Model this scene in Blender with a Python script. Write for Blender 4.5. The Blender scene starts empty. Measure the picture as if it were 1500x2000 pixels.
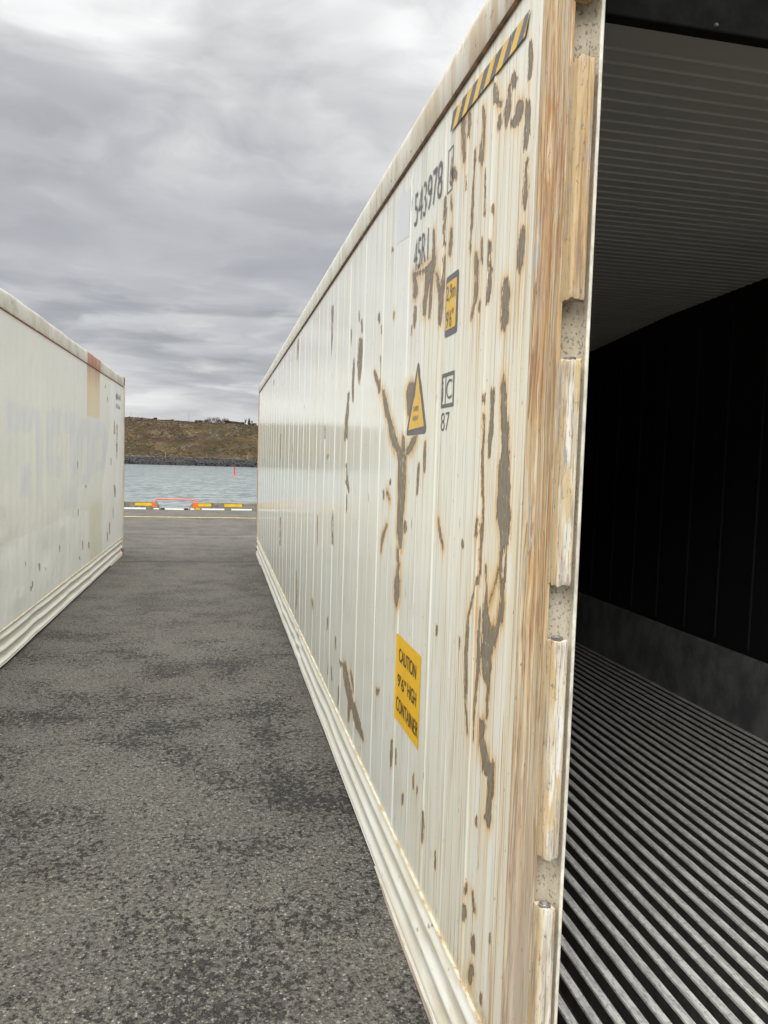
import bpy, bmesh, math, random
import numpy as np
from mathutils import Vector, Matrix

scene = bpy.context.scene
COL = scene.collection

# ------------------------------------------------------------------ camera
F_PX, YAW, PITCH, ROLL, CAM_H = 1507.1166, 0.2067, 0.0680, 0.0302, 1.7014
def make_camera():
    f = Vector((math.sin(YAW)*math.cos(PITCH), math.cos(YAW)*math.cos(PITCH), -math.sin(PITCH)))
    r = Vector((math.cos(YAW), -math.sin(YAW), 0))
    d = f.cross(r)
    c, s = math.cos(ROLL), math.sin(ROLL)
    X = c*r - s*d
    Y = s*r + c*d
    cam = bpy.data.cameras.new('camera')
    cam.sensor_fit = 'HORIZONTAL'; cam.sensor_width = 36
    cam.lens = 36*F_PX/1500
    cam.clip_start = 0.05; cam.clip_end = 20000
    o = bpy.data.objects.new('camera', cam)
    m = Matrix(((X.x, -Y.x, -f.x, 0), (X.y, -Y.y, -f.y, 0), (X.z, -Y.z, -f.z, CAM_H), (0, 0, 0, 1)))
    o.matrix_world = m
    COL.objects.link(o); scene.camera = o
make_camera()

# ------------------------------------------------------------------ node helper
class N:
    def __init__(s, tree):
        s.t = tree; s.n = tree.nodes; s.l = tree.links
    def new(s, ty, **kw):
        n = s.n.new(ty)
        for k, v in kw.items(): setattr(n, k, v)
        return n
    def put(s, sock, v):
        if isinstance(v, bpy.types.NodeSocket): s.l.new(v, sock)
        elif isinstance(v, (tuple, list)):
            v = tuple(v)
            if sock.type == 'RGBA' and len(v) == 3: v = v+(1,)
            sock.default_value = v
        else: sock.default_value = v
    def m(s, op, a, b=0.0, c=None, clamp=False):
        n = s.new('ShaderNodeMath', operation=op, use_clamp=clamp)
        s.put(n.inputs[0], a); s.put(n.inputs[1], b)
        if c is not None: s.put(n.inputs[2], c)
        return n.outputs[0]
    def mul(s, a, b): return s.m('MULTIPLY', a, b)
    def add(s, a, b): return s.m('ADD', a, b)
    def sub(s, a, b): return s.m('SUBTRACT', a, b)
    def mx(s, a, b): return s.m('MAXIMUM', a, b)
    def inv(s, a): return s.m('SUBTRACT', 1.0, a)
    def step(s, v, a, b, lo=0.0, hi=1.0, smooth=True):
        n = s.new('ShaderNodeMapRange', interpolation_type='SMOOTHSTEP' if smooth else 'LINEAR')
        s.put(n.inputs['Value'], v)
        if a <= b:
            vals = (a, b, lo, hi)
        else:
            vals = (b, a, hi, lo)
        for i, q in enumerate(vals): n.inputs[i+1].default_value = q
        return n.outputs[0]
    def mix(s, f, a, b, mode='MIX'):
        n = s.new('ShaderNodeMix', data_type='RGBA', blend_type=mode)
        n.clamp_factor = True
        s.put(n.inputs[0], f); s.put(n.inputs[6], a); s.put(n.inputs[7], b)
        return n.outputs[2]
    def vmul(s, v, k):
        n = s.new('ShaderNodeVectorMath', operation='MULTIPLY')
        s.put(n.inputs[0], v); n.inputs[1].default_value = k
        return n.outputs[0]
    def vadd(s, v, k):
        n = s.new('ShaderNodeVectorMath', operation='ADD')
        s.put(n.inputs[0], v); s.put(n.inputs[1], k)
        return n.outputs[0]
    def noise(s, v, scale=1.0, detail=3.0, rough=0.55, col=False, dist=0.0):
        n = s.new('ShaderNodeTexNoise')
        s.put(n.inputs['Vector'], v); n.inputs['Scale'].default_value = scale
        n.inputs['Detail'].default_value = detail; n.inputs['Roughness'].default_value = rough
        n.inputs['Distortion'].default_value = dist
        return n.outputs['Color' if col else 'Fac']
    def vor(s, v, scale=1.0, feature='F1', out='Distance', rnd=1.0):
        n = s.new('ShaderNodeTexVoronoi', feature=feature)
        s.put(n.inputs['Vector'], v); n.inputs['Scale'].default_value = scale
        n.inputs['Randomness'].default_value = rnd
        return n.outputs[out]
    def ramp(s, f, stops, interp='LINEAR'):
        n = s.new('ShaderNodeValToRGB'); cr = n.color_ramp; cr.interpolation = interp
        while len(cr.elements) < len(stops): cr.elements.new(0.5)
        for e, (p, c) in zip(cr.elements, stops):
            e.position = p
            e.color = (c, c, c, 1) if isinstance(c, (int, float)) else tuple(c)+(1,)
        s.put(n.inputs[0], f)
        return n.outputs[0]
    def xyz(s, v):
        n = s.new('ShaderNodeSeparateXYZ'); s.put(n.inputs[0], v); return n.outputs
    def comb(s, x, y, z):
        n = s.new('ShaderNodeCombineXYZ')
        s.put(n.inputs[0], x); s.put(n.inputs[1], y); s.put(n.inputs[2], z); return n.outputs[0]
    def attr(s, name):
        n = s.new('ShaderNodeAttribute', attribute_name=name); return n.outputs['Fac']
    def obj(s): return s.new('ShaderNodeTexCoord').outputs['Object']
    def pos(s): return s.new('ShaderNodeNewGeometry').outputs['Position']
    def bump(s, h, strength=0.5, dist=0.01, normal=None):
        n = s.new('ShaderNodeBump'); n.inputs['Strength'].default_value = strength
        n.inputs['Distance'].default_value = dist; s.put(n.inputs['Height'], h)
        if normal is not None: s.put(n.inputs['Normal'], normal)
        return n.outputs[0]

MATS = {}
def material(name, fn):
    if name in MATS: return MATS[name]
    m = bpy.data.materials.new(name); m.use_nodes = True
    n = N(m.node_tree); b = m.node_tree.nodes['Principled BSDF']
    fn(n, b); MATS[name] = m
    return m
def simple(name, col, rough=0.6, var=0.25, scale=30, metal=0.0, bump=0.2, stretch=(1, 1, 1)):
    def fn(n, b):
        o = n.vmul(n.obj(), stretch)
        f = n.noise(o, scale, 5, 0.65)
        dark = tuple(c*(1-var) for c in col); lite = tuple(min(1, c*(1+var)) for c in col)
        n.put(b.inputs['Base Color'], n.mix(n.step(f, .3, .7), dark, lite))
        n.put(b.inputs['Roughness'], rough); n.put(b.inputs['Metallic'], metal)
        if bump: n.put(b.inputs['Normal'], n.bump(f, bump, 0.002))
    return material(name, fn)

# ------------------------------------------------------------------ world, sun, exposure
SUN_EL, SUN_AZ = math.radians(58), math.radians(208)     # azimuth clockwise from +Y
SKY_OFF, SKY_OFF2 = (7.7, 3.1, 0), (6.1, 4.5, 0.0)
def make_world():
    w = bpy.data.worlds.new('World'); scene.world = w; w.use_nodes = True
    t = w.node_tree; t.nodes.clear(); n = N(t)
    out = n.new('ShaderNodeOutputWorld'); bg = n.new('ShaderNodeBackground')
    n.l.new(bg.outputs[0], out.inputs[0])
    sky = n.new('ShaderNodeTexSky', sky_type='NISHITA', sun_disc=False)
    sky.sun_elevation = SUN_EL; sky.sun_rotation = SUN_AZ
    d = n.new('ShaderNodeTexCoord').outputs['Generated']
    x, y, z = n.xyz(d)
    zc = n.m('MAXIMUM', z, 0.0)
    den = n.add(zc, 0.10)
    # cloud deck seen in perspective: project the view direction on a high plane
    px = n.m('DIVIDE', x, den); py = n.m('DIVIDE', y, den)
    pl = n.comb(px, py, 0.0)
    warp = n.noise(pl, 1.6, 3, 0.5, col=True)
    pl2 = n.vadd(pl, n.vmul(n.vadd(warp, (-.5, -.5, -.5)), (.55, .55, 0)))
    big = n.noise(n.vadd(pl2, SKY_OFF), 1.25, 3, 0.5)
    mid = n.noise(n.vadd(pl2, (9.1, 2.2, 0)), 3.0, 5, 0.55)
    # brightness of the layer by height above the horizon
    base = n.ramp(zc, [(0.0, .68), (.045, .70), (.085, .62), (.12, .50), (.16, .50), (.24, .465), (.30, .50), (.345, .63), (.40, .71),
                       (.47, .76), (.56, .78), (.75, 1.0), (1.0, 1.0)])
    zen = n.step(zc, .52, .95, 1.0, 2.3)
    hi = n.step(zc, .26, .36)
    # billows: broad light and dark areas with bright rims
    bil = n.add(n.mul(n.step(big, .36, .66, -.26, .26), 1.0), n.mul(n.step(mid, .34, .68, -.5, .5), .26))
    edge = n.mul(n.step(n.m('ABSOLUTE', n.sub(big, .53)), .07, .0), n.step(mid, .42, .66))
    bil = n.add(bil, n.mul(edge, .16))
    lum = n.mul(n.mul(base, zen), n.add(1.0, n.mul(bil, n.add(.32, n.mul(hi, .55)))))
    # long flat cloud bars low over the far shore, with bright gaps between them
    az = n.m('ARCTAN2', x, y)
    sv = n.comb(n.add(n.mul(az, 4.2), n.mul(mid, .5)), n.mul(zc, 24.0), 0.0)
    st = n.noise(n.vadd(sv, SKY_OFF2), 1.0, 4, 0.5, dist=.35)
    low = n.mul(n.step(zc, .02, .07), n.step(zc, .24, .16))
    bar = n.add(n.step(st, .40, .56, -.19, .13), n.mul(n.step(st, .58, .68), .26))
    lum = n.mul(lum, n.add(1.0, n.mul(bar, low)))
    lum = n.m('MAXIMUM', lum, .30)
    t0 = n.step(lum, .42, .72)
    tint = n.mix(t0, (.965, .98, 1.045), (1.0, 1.0, 1.0))
    vm = n.new('ShaderNodeVectorMath', operation='SCALE')
    n.put(vm.inputs[0], tint); n.put(vm.inputs['Scale'], n.mul(lum, 7.9))
    colr = n.mix(.96, sky.outputs[0], vm.outputs[0])
    n.put(bg.inputs['Color'], colr); bg.inputs['Strength'].default_value = 0.1
    s = bpy.data.lights.new('overcast_sun', 'SUN'); s.energy = 3.6; s.angle = math.radians(86)
    s.color = (1.0, .985, .95)
    so = bpy.data.objects.new('overcast_sun', s); COL.objects.link(so)
    dv = Vector((math.sin(SUN_AZ)*math.cos(SUN_EL), math.cos(SUN_AZ)*math.cos(SUN_EL), math.sin(SUN_EL)))
    so.rotation_euler = dv.to_track_quat('Z', 'Y').to_euler(); so.location = (0, -20, 30)
make_world()
scene.view_settings.view_transform = 'Standard'; scene.view_settings.look = 'None'
scene.view_settings.exposure = 0.38; scene.view_settings.gamma = 1.0

# ------------------------------------------------------------------ mesh helpers
rnd = random.Random(7)
def tag(o, label=None, cat=None, group=None, kind=None):
    if label: o['label'] = label
    if cat: o['category'] = cat
    if group: o['group'] = group
    if kind: o['kind'] = kind
    return o
def empty(name, loc, rz=0):
    o = bpy.data.objects.new(name, None); o.location = loc; o.rotation_euler = (0, 0, rz)
    o.empty_display_size = .3; COL.objects.link(o); return o
class MB:
    def __init__(s): s.v = []; s.f = []; s.mi = []
    def face(s, pts, mi=0):
        b = len(s.v); s.v += [tuple(p) for p in pts]; s.f.append(tuple(range(b, b+len(pts)))); s.mi.append(mi)
    def box(s, x0, x1, y0, y1, z0, z1, mi=0):
        b = len(s.v)
        s.v += [(x0,y0,z0),(x1,y0,z0),(x1,y1,z0),(x0,y1,z0),(x0,y0,z1),(x1,y0,z1),(x1,y1,z1),(x0,y1,z1)]
        for q in ((0,3,2,1),(4,5,6,7),(0,1,5,4),(1,2,6,5),(2,3,7,6),(3,0,4,7)):
            s.f.append(tuple(b+i for i in q)); s.mi.append(mi)
    def loft(s, rings, closed=True, caps=True, mi=0):
        b = len(s.v); k = len(rings[0])
        for r in rings: s.v += [tuple(p) for p in r]
        for i in range(len(rings)-1):
            for j in range(k if closed else k-1):
                j2 = (j+1) % k
                s.f.append((b+i*k+j, b+i*k+j2, b+(i+1)*k+j2, b+(i+1)*k+j)); s.mi.append(mi)
        if caps and closed:
            s.f.append(tuple(b+j for j in reversed(range(k)))); s.mi.append(mi)
            s.f.append(tuple(b+(len(rings)-1)*k+j for j in range(k))); s.mi.append(mi)
    def lathe(s, prof, c=(0, 0), n=16, mi=0):
        s.loft([[(c[0]+r*math.cos(2*math.pi*i/n), c[1]+r*math.sin(2*math.pi*i/n), z) for i in range(n)] for r, z in prof], mi=mi)
    def tube(s, pts, r, n=8, mi=0):
        pts = [Vector(p) for p in pts]; rings = []
        rr = r if isinstance(r, (list, tuple)) else [r]*len(pts)
        for i, p in enumerate(pts):
            t = (pts[min(i+1, len(pts)-1)]-pts[max(i-1, 0)]).normalized()
            a = t.cross(Vector((0.13, .21, .97))).normalized()
            if a.length < .1: a = t.cross(Vector((1, 0, 0))).normalized()
            b_ = t.cross(a)
            rings.append([p+rr[i]*(math.cos(2*math.pi*k/n)*a+math.sin(2*math.pi*k/n)*b_) for k in range(n)])
        s.loft(rings, mi=mi)
    def build(s, name, mats, parent=None, smooth=None, bevel=0):
        me = bpy.data.meshes.new(name); me.from_pydata(s.v, [], s.f)
        if not isinstance(mats, (list, tuple)): mats = [mats]
        for m in mats: me.materials.append(m)
        if len(mats) > 1: me.polygons.foreach_set('material_index', s.mi)
        bm = bmesh.new(); bm.from_mesh(me)
        bmesh.ops.remove_doubles(bm, verts=bm.verts, dist=1e-5)
        bmesh.ops.recalc_face_normals(bm, faces=bm.faces)
        if bevel:
            ed = [e for e in bm.edges if len(e.link_faces) == 2 and e.calc_face_angle(0) > .5]
            bmesh.ops.bevel(bm, geom=ed, offset=bevel, segments=2, affect='EDGES', profile=.5)
        bm.to_mesh(me); bm.free()
        if smooth is not None:
            for p in me.polygons: p.use_smooth = True
            me.set_sharp_from_angle(angle=math.radians(smooth))
        o = bpy.data.objects.new(name, me); COL.objects.link(o)
        if parent: o.parent = parent
        return o

def poly_sdf(px, py, poly):
    """signed distance (negative inside) of points to a polygon"""
    P = np.array(poly, float); d2 = np.full(px.shape, 1e9); inside = np.zeros(px.shape, bool)
    k = len(P)
    for i in range(k):
        ax, ay = P[i]; bx, by = P[(i+1) % k]
        ex, ey = bx-ax, by-ay; L = ex*ex+ey*ey+1e-12
        t = np.clip(((px-ax)*ex+(py-ay)*ey)/L, 0, 1)
        d2 = np.minimum(d2, (px-ax-t*ex)**2+(py-ay-t*ey)**2)
        c = ((ay > py) != (by > py))
        xi = ax+(py-ay)*ex/(ey if abs(ey) > 1e-9 else 1e-9)
        inside ^= c & (px < xi)
    d = np.sqrt(d2)
    return np.where(inside, -d, d)
def grid_mesh(name, ys, zs, xf, mats, parent, attrs=None, flip=False):
    Y, Z = np.meshgrid(ys, zs)            # rows z, cols y
    X = xf(Y, Z)
    ny, nz = len(ys), len(zs)
    co = np.stack([X, Y, Z], -1).reshape(-1, 3).astype(np.float32)
    i = np.arange(nz-1)[:, None]*ny+np.arange(ny-1)[None]
    q = np.stack([i, i+1, i+1+ny, i+ny], -1).reshape(-1, 4)
    if flip: q = q[:, ::-1]
    me = bpy.data.meshes.new(name)
    me.vertices.add(len(co)); me.vertices.foreach_set('co', co.ravel())
    me.loops.add(q.size); me.loops.foreach_set('vertex_index', np.ascontiguousarray(q).ravel().astype(np.int32))
    me.polygons.add(len(q)); me.polygons.foreach_set('loop_start', np.arange(0, q.size, 4, dtype=np.int32))
    me.polygons.foreach_set('use_smooth', np.ones(len(q), bool))
    me.update(calc_edges=True); me.validate()
    for k, a in (attrs or {}).items():
        at = me.attributes.new(k, 'FLOAT', 'POINT'); at.data.foreach_set('value', a.reshape(-1).astype(np.float32))
    me.materials.append(mats)
    o = bpy.data.objects.new(name, me); COL.objects.link(o); o.parent = parent
    return o

# ------------------------------------------------------------------ materials: containers
CREAM = (.70, .70, .615)
def m_wall(n, b):
    o = n.obj(); x, y, z = n.xyz(o)
    st1 = n.noise(n.vmul(o, (1, 38, .55)), 1.0, 4, .6)
    st2 = n.noise(n.vmul(o, (1, 120, 1.1)), 1.0, 3, .6)
    blot = n.noise(n.vmul(o, (1, 1, 1)), 1.6, 4, .55)
    fine = n.noise(o, 55, 4, .6)
    col = n.mix(n.step(blot, .35, .68), (.775, .785, .725), (.765, .765, .67))
    col = n.mix(n.mul(n.step(st1, .46, .70), .40), col, (.675, .66, .55))
    # greasy dirt, darker upward below the rail
    top = n.mul(n.step(z, 2.2, 2.76), n.step(st1, .45, .66))
    col = n.mix(n.mul(top, .45), col, (.46, .40, .30))
    # yellow-brown run-off growing towards the door post
    near = n.step(y, 1.45, .25)
    s = n.mul(near, n.step(st1, .36, .62))
    col = n.mix(n.mul(s, .6), col, (.70, .60, .40))
    near2 = n.step(y, 1.5, .15)
    s2 = n.mul(near2, n.step(st2, .56, .64))
    col = n.mix(n.mul(s2, .8), col, (.42, .26, .115))
    thin = n.mul(n.step(st2, .615, .66), n.step(blot, .38, .56))
    col = n.mix(n.mul(thin, .65), col, (.40, .29, .18))
    foot = n.mul(n.mul(n.step(y, .95, .35), n.step(n.add(z, n.mul(st1, .10)), .43, .34)), n.step(fine, .30, .55))
    col = n.mix(n.mul(foot, .8), col, (.33, .21, .10))
    hl = n.noise(n.vmul(o, (1, 210, 1.6)), 1.0, 2, .5)
    hl = n.mul(n.mul(n.step(hl, .625, .655), n.step(y, 2.0, .9, .15, 1)), n.step(n.noise(n.vmul(o, (1, 3, .9)), 1.6, 3), .44, .56))
    col = n.mix(n.mul(hl, .85), col, (.36, .19, .07))
    # rust carried from the bare patches
    rust = n.attr('rust')
    veil = n.mul(n.step(rust, .05, .7), .45)
    col = n.mix(veil, col, (.78, .66, .42))
    rm = n.mul(n.step(rust, .05, .55), n.step(n.noise(n.vmul(o, (1, 150, 2.6)), 1.0, 3, .6), .40, .56))
    col = n.mix(n.mul(rm, .95), col, n.mix(n.step(rust, .15, .6), (.74, .55, .27), (.58, .31, .095)))
    # short vertical scrapes
    ps = n.vmul(o, (1, 55, 7)); sc = n.noise(ps, 1.0, 3, .6)
    sc_m = n.mul(n.step(sc, .675, .70), n.step(n.noise(o, 1.1, 2), .36, .50))
    pd = n.step(n.noise(n.vmul(o, (1, 90, 40)), 1.0, 3, .5), .705, .73)
    # bare metal
    ragged = n.add(n.mul(n.sub(n.noise(n.vmul(o, (1, 1, .40)), 130, 5, .68), .5), .028), n.mul(n.sub(n.noise(n.vmul(o, (1, 1, .22)), 60, 4, .62), .5), .040))
    broken = n.mul(n.sub(n.noise(n.vmul(o, (1, 1, .30)), 38, 5, .70), .50), n.step(y, 1.4, 4.5, 0.0, .17, smooth=False))
    d = n.add(n.add(n.attr('chip'), ragged), broken)
    chip = n.step(d, .0009, -.0009)
    ring = n.mul(n.step(d, .0056, .0004), n.step(n.noise(n.vmul(o, (1, 1, .4)), 70, 4), .36, .50))
    chip = n.mx(chip, n.mul(n.mx(sc_m, pd), .9))
    col = n.mix(n.mul(ring, .85), col, n.mix(n.noise(o, 28, 3), (.50, .25, .055), (.13, .065, .025)))
    bare = n.mix(n.step(n.noise(n.vmul(o, (1, 3, .6)), 40, 5, .7), .3, .7), (.150, .124, .088), (.265, .232, .180))
    inner = n.mul(chip, n.mul(n.step(d, -.0075, -.0008), n.step(n.noise(n.vmul(o, (1, 1, .5)), 90, 4), .38, .56)))
    bare = n.mix(n.mul(inner, .75), bare, (.15, .075, .03))
    curl_glint = n.mul(n.mul(n.step(d, .0045, .0022), n.step(d, .0004, .0012)), n.step(n.noise(n.vmul(o, (1, 1, .45)), 48, 4, .6), .53, .60))
    col = n.mix(n.mul(curl_glint, .9), col, n.mix(n.noise(o, 33, 2), (.90, .80, .55), (.70, .42, .14)))  # highlights on curled paint edges, painted into the colour; some slivers rusty
    flake = n.mul(chip, n.step(n.noise(n.vmul(o, (1, 1.4, .35)), 75, 4, .65), .625, .65))
    col = n.mix(chip, col, bare)
    col = n.mix(n.mul(flake, .85), col, (.66, .57, .40))
    n.put(b.inputs['Base Color'], col)
    r = n.add(.085, n.mul(n.step(st1, .35, .7), .07))
    r = n.add(r, n.mul(near, .16))
    n.put(b.inputs['Roughness'], n.mix(chip, r, (.55, .55, .55)))
    dent = n.noise(n.vmul(o, (1, 2.2, .9)), 1.7, 2, .5)
    nb = n.bump(dent, .22, .02)
    nb = n.bump(n.add(n.mul(chip, -1.0), n.mul(fine, .12)), .55, .0022, nb)
    n.put(b.inputs['Normal'], nb)
M_WALL = lambda: material('white_paint_scarred', m_wall)

def m_leftwall(n, b):
    o = n.obj(); x, y, z = n.xyz(o)
    st1 = n.noise(n.vmul(o, (1, 14, .5)), 1.0, 4, .55)
    blot = n.noise(o, .9, 4, .55)
    jag = n.mul(n.sub(n.noise(n.vmul(o, (1, 1, 2.5)), 2.6, 4, .6), .5), .10)
    up = n.step(n.add(n.attr('patch'), jag), -.012, .012)           # over-painted upper area
    col = n.mix(n.step(st1, .35, .65), (.74, .75, .71), (.69, .695, .65))
    upper = n.mix(n.step(blot, .35, .65), (.685, .685, .62), (.655, .66, .61))
    upper = n.mix(n.mul(n.step(st1, .48, .68), .35), upper, (.67, .67, .59))
    g = n.step(n.add(n.attr('ghost'), n.mul(n.sub(n.noise(n.vmul(o, (1, 4, 1)), 3, 3), .5), .10)), .03, -.03)
    upper = n.mix(n.mul(g, n.step(n.noise(n.vmul(o, (1, 5, .4)), 1.3, 3), .25, .6, .25, .75)), upper, (.585, .605, .635))
    col = n.mix(up, col, upper)
    # rust-coloured run from the roof
    e = n.mul(n.sub(n.noise(n.vmul(o, (1, 6, .8)), 1.0, 3), .5), .05)
    ye = n.add(y, e)
    band = n.mul(n.step(ye, -3.46, -3.42), n.step(ye, -2.48, -2.52))
    fall = n.mul(band, n.step(z, 2.08, 2.60, .62, .95))
    fall = n.mul(fall, n.step(z, 2.09, 2.14))
    streak = n.noise(n.vmul(o, (1, 22, .8)), 1.0, 4, .6)
    fcol = n.mix(n.step(n.add(z, n.mul(streak, .25)), 2.55, 2.95), (.60, .46, .22), (.40, .17, .08))
    col = n.mix(n.mul(fall, n.step(streak, .15, .6, .55, 1.0)), col, fcol)
    lowb = n.mul(n.mul(n.step(y, -3.3, -3.1), n.step(y, -2.1, -2.4)), n.step(z, 1.15, .95))
    col = n.mix(n.mul(lowb, n.step(streak, .35, .6, .25, .65)), col, (.58, .53, .38))
    edge = n.mul(n.step(y, -.8, -.1), n.step(n.noise(n.vmul(o, (1, 20, 2)), 1.0, 4), .45, .65))
    col = n.mix(n.mul(edge, .55), col, (.52, .38, .20))
    chip = n.step(n.add(n.attr('chip'), n.mul(n.sub(n.noise(o, 18, 4, .6), .5), .05)), .004, -.004)
    sc = n.step(n.noise(n.vmul(o, (1, 16, 5)), 1.0, 3, .6), .715, .735)
    chip = n.mx(chip, n.mul(sc, n.step(y, -5, -1, .25, .8)))
    col = n.mix(n.mul(chip, .9), col, n.mix(n.noise(o, 9, 2), (.30, .27, .22), (.16, .12, .10)))
    n.put(b.inputs['Base Color'], col)
    n.put(b.inputs['Roughness'], n.add(.30, n.mul(st1, .2)))
    nb = n.bump(n.noise(n.vmul(o, (1, 1.4, .8)), 1.9, 3, .5), .5, .04)
    n.put(b.inputs['Normal'], n.bump(n.mul(chip, -1.0), .5, .004, nb))
M_LWALL = lambda: material('overpainted_white', m_leftwall)

def m_rail(n, b):
    o = n.obj(); x, y, z = n.xyz(o)
    v = n.noise(n.vmul(o, (8, 9, 1.5)), 1.0, 5, .65, dist=1.2)
    v2 = n.noise(n.vmul(o, (10, 30, 5)), 1.0, 4, .6, dist=.6)
    col = n.mix(n.step(v, .40, .68), (.68, .675, .60), (.55, .51, .41))
    col = n.mix(n.mul(n.step(v2, .54, .68), .65), col, (.36, .29, .20))
    nr = n.step(n.m('ABSOLUTE', y), 2.6, .3)
    col = n.mix(n.mul(nr, n.step(v, .40, .60, .25, .75)), col, (.47, .34, .19))
    col = n.mix(n.mul(n.step(n.noise(o, 16, 5, .7), .62, .68), .7), col, (.20, .13, .08))
    n.put(b.inputs['Base Color'], col); n.put(b.inputs['Roughness'], .45)
    n.put(b.inputs['Normal'], n.bump(v2, .3, .004))
M_RAIL = lambda: material('grimy_cream_paint', m_rail)
def m_lrail(n, b):
    o = n.obj(); x, y, z = n.xyz(o)
    v = n.noise(n.vmul(o, (4, 4, 1.5)), 1.0, 5, .65, dist=.8)
    col = n.mix(n.step(v, .42, .66), (.62, .61, .53), (.50, .47, .38))
    ye = n.add(y, n.mul(n.sub(n.noise(o, 4, 3), .5), .08))
    band = n.mul(n.step(ye, -3.48, -3.42), n.step(ye, -2.46, -2.54))
    sp = n.noise(n.vmul(o, (4, 9, 3)), 1.0, 4, .6)
    band = n.mul(band, n.step(z, 2.0, 2.4))
    col = n.mix(n.mul(band, n.step(sp, .25, .6, .6, 1)), col, (.40, .16, .085))
    col = n.mix(n.mul(n.step(n.noise(o, 8, 5, .7), .58, .66), .6), col, (.24, .22, .16))
    n.put(b.inputs['Base Color'], col); n.put(b.inputs['Roughness'], .5)
M_LRAIL = lambda: material('weathered_cream_paint', m_lrail)
def m_brail(n, b):
    o = n.obj(); x, y, z = n.xyz(o)
    v = n.noise(n.vmul(o, (6, 3, 24)), 1.0, 5, .6)
    v2 = n.noise(n.vmul(o, (10, 1.1, 85)), 1.0, 4, .6)
    col = n.mix(n.step(v, .36, .66), (.70, .695, .63), (.645, .63, .55))
    col = n.mix(n.mul(n.step(v2, .54, .70), .55), col, (.50, .44, .33))
    nr = n.step(n.m('ABSOLUTE', y), 1.6, .4)
    col = n.mix(n.mul(nr, n.step(v, .42, .62, .0, .5)), col, (.46, .35, .20))
    sp = n.step(n.noise(n.vmul(o, (30, 14, 40)), 1.0, 4, .6), .66, .71)
    col = n.mix(n.mul(sp, .8), col, (.24, .19, .14))
    n.put(b.inputs['Base Color'], col); n.put(b.inputs['Roughness'], .42)
    n.put(b.inputs['Normal'], n.bump(v, .3, .003))
M_BRAIL = lambda: material('cream_rail_paint', m_brail)
def m_trim(n, b):
    o = n.obj()
    v = n.noise(n.vmul(o, (20, 9, 20)), 1.0, 5, .7)
    near = n.step(n.m('ABSOLUTE', n.xyz(o)[1]), 2.2, .4)
    col = n.mix(n.step(v, .40, .62), (.62, .57, .44), (.50, .40, .21))
    col = n.mix(n.mul(n.step(v, .50, .62), n.add(.25, n.mul(near, .7))), col, (.34, .21, .09))
    n.put(b.inputs['Base Color'], col); n.put(b.inputs['Roughness'], .6)
    n.put(b.inputs['Normal'], n.bump(v, .5, .004))
M_TRIM = lambda: material('rusting_yellowed_trim', m_trim)
def m_post(n, b):
    o = n.obj(); x, y, z = n.xyz(o)
    w = n.vadd(o, n.vmul(n.vadd(n.noise(n.vmul(o, (3, 3, 1.5)), 1.6, 3, col=True), (-.5, -.5, -.5)), (.03, .03, 0)))
    s1 = n.noise(n.vmul(w, (60, 60, 1.3)), 1.0, 5, .62)
    s2 = n.noise(n.vmul(w, (150, 150, 4)), 1.0, 4, .62)
    bl = n.noise(n.vmul(o, (9, 9, 2.2)), 1.0, 4, .6)
    col = n.mix(n.step(s1, .36, .60), (.64, .54, .36), (.50, .335, .15))
    col = n.mix(n.mul(n.mul(n.step(bl, .44, .62), n.step(s1, .35, .55)), n.step(z, 1.2, 2.0, .40, 1.0)), col, (.48, .25, .085))
    col = n.mix(n.mul(n.step(s2, .47, .60), .9), col, (.28, .145, .06))
    col = n.mix(n.mul(n.step(s2, .42, .32), .65), col, (.66, .62, .53))
    col = n.mix(n.mul(n.step(bl, .58, .70), n.step(s2, .38, .52)), col, (.30, .12, .05))
    gl = n.mul(n.step(n.noise(n.vmul(o, (12, 12, 3)), 1.3, 5, .65), .60, .68), .8)
    col = n.mix(gl, col, (.36, .36, .37))
    # further down the stains thin out and the paint is greyer
    gs = n.noise(n.vmul(w, (220, 220, 2.2)), 1.0, 4, .6)
    col = n.mix(n.mul(n.step(gs, .54, .62), .75), col, (.40, .33, .25))
    col = n.mix(n.mul(n.step(gs, .42, .36), .6), col, (.72, .67, .54))
    lowg = n.mul(n.step(z, 1.5, .5), n.step(s1, .30, .62, .15, .62))
    col = n.mix(lowg, col, (.50, .46, .40))
    col = n.mix(n.mul(n.step(n.noise(n.vmul(o, (70, 70, 26)), 1.0, 4, .6), .66, .71), .75), col, (.13, .09, .07))
    n.put(b.inputs['Base Color'], col); n.put(b.inputs['Roughness'], .55)
    n.put(b.inputs['Normal'], n.bump(n.add(s1, n.mul(s2, .6)), .55, .004))
M_POST = lambda: material('rust_stained_post_paint', m_post)
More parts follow.
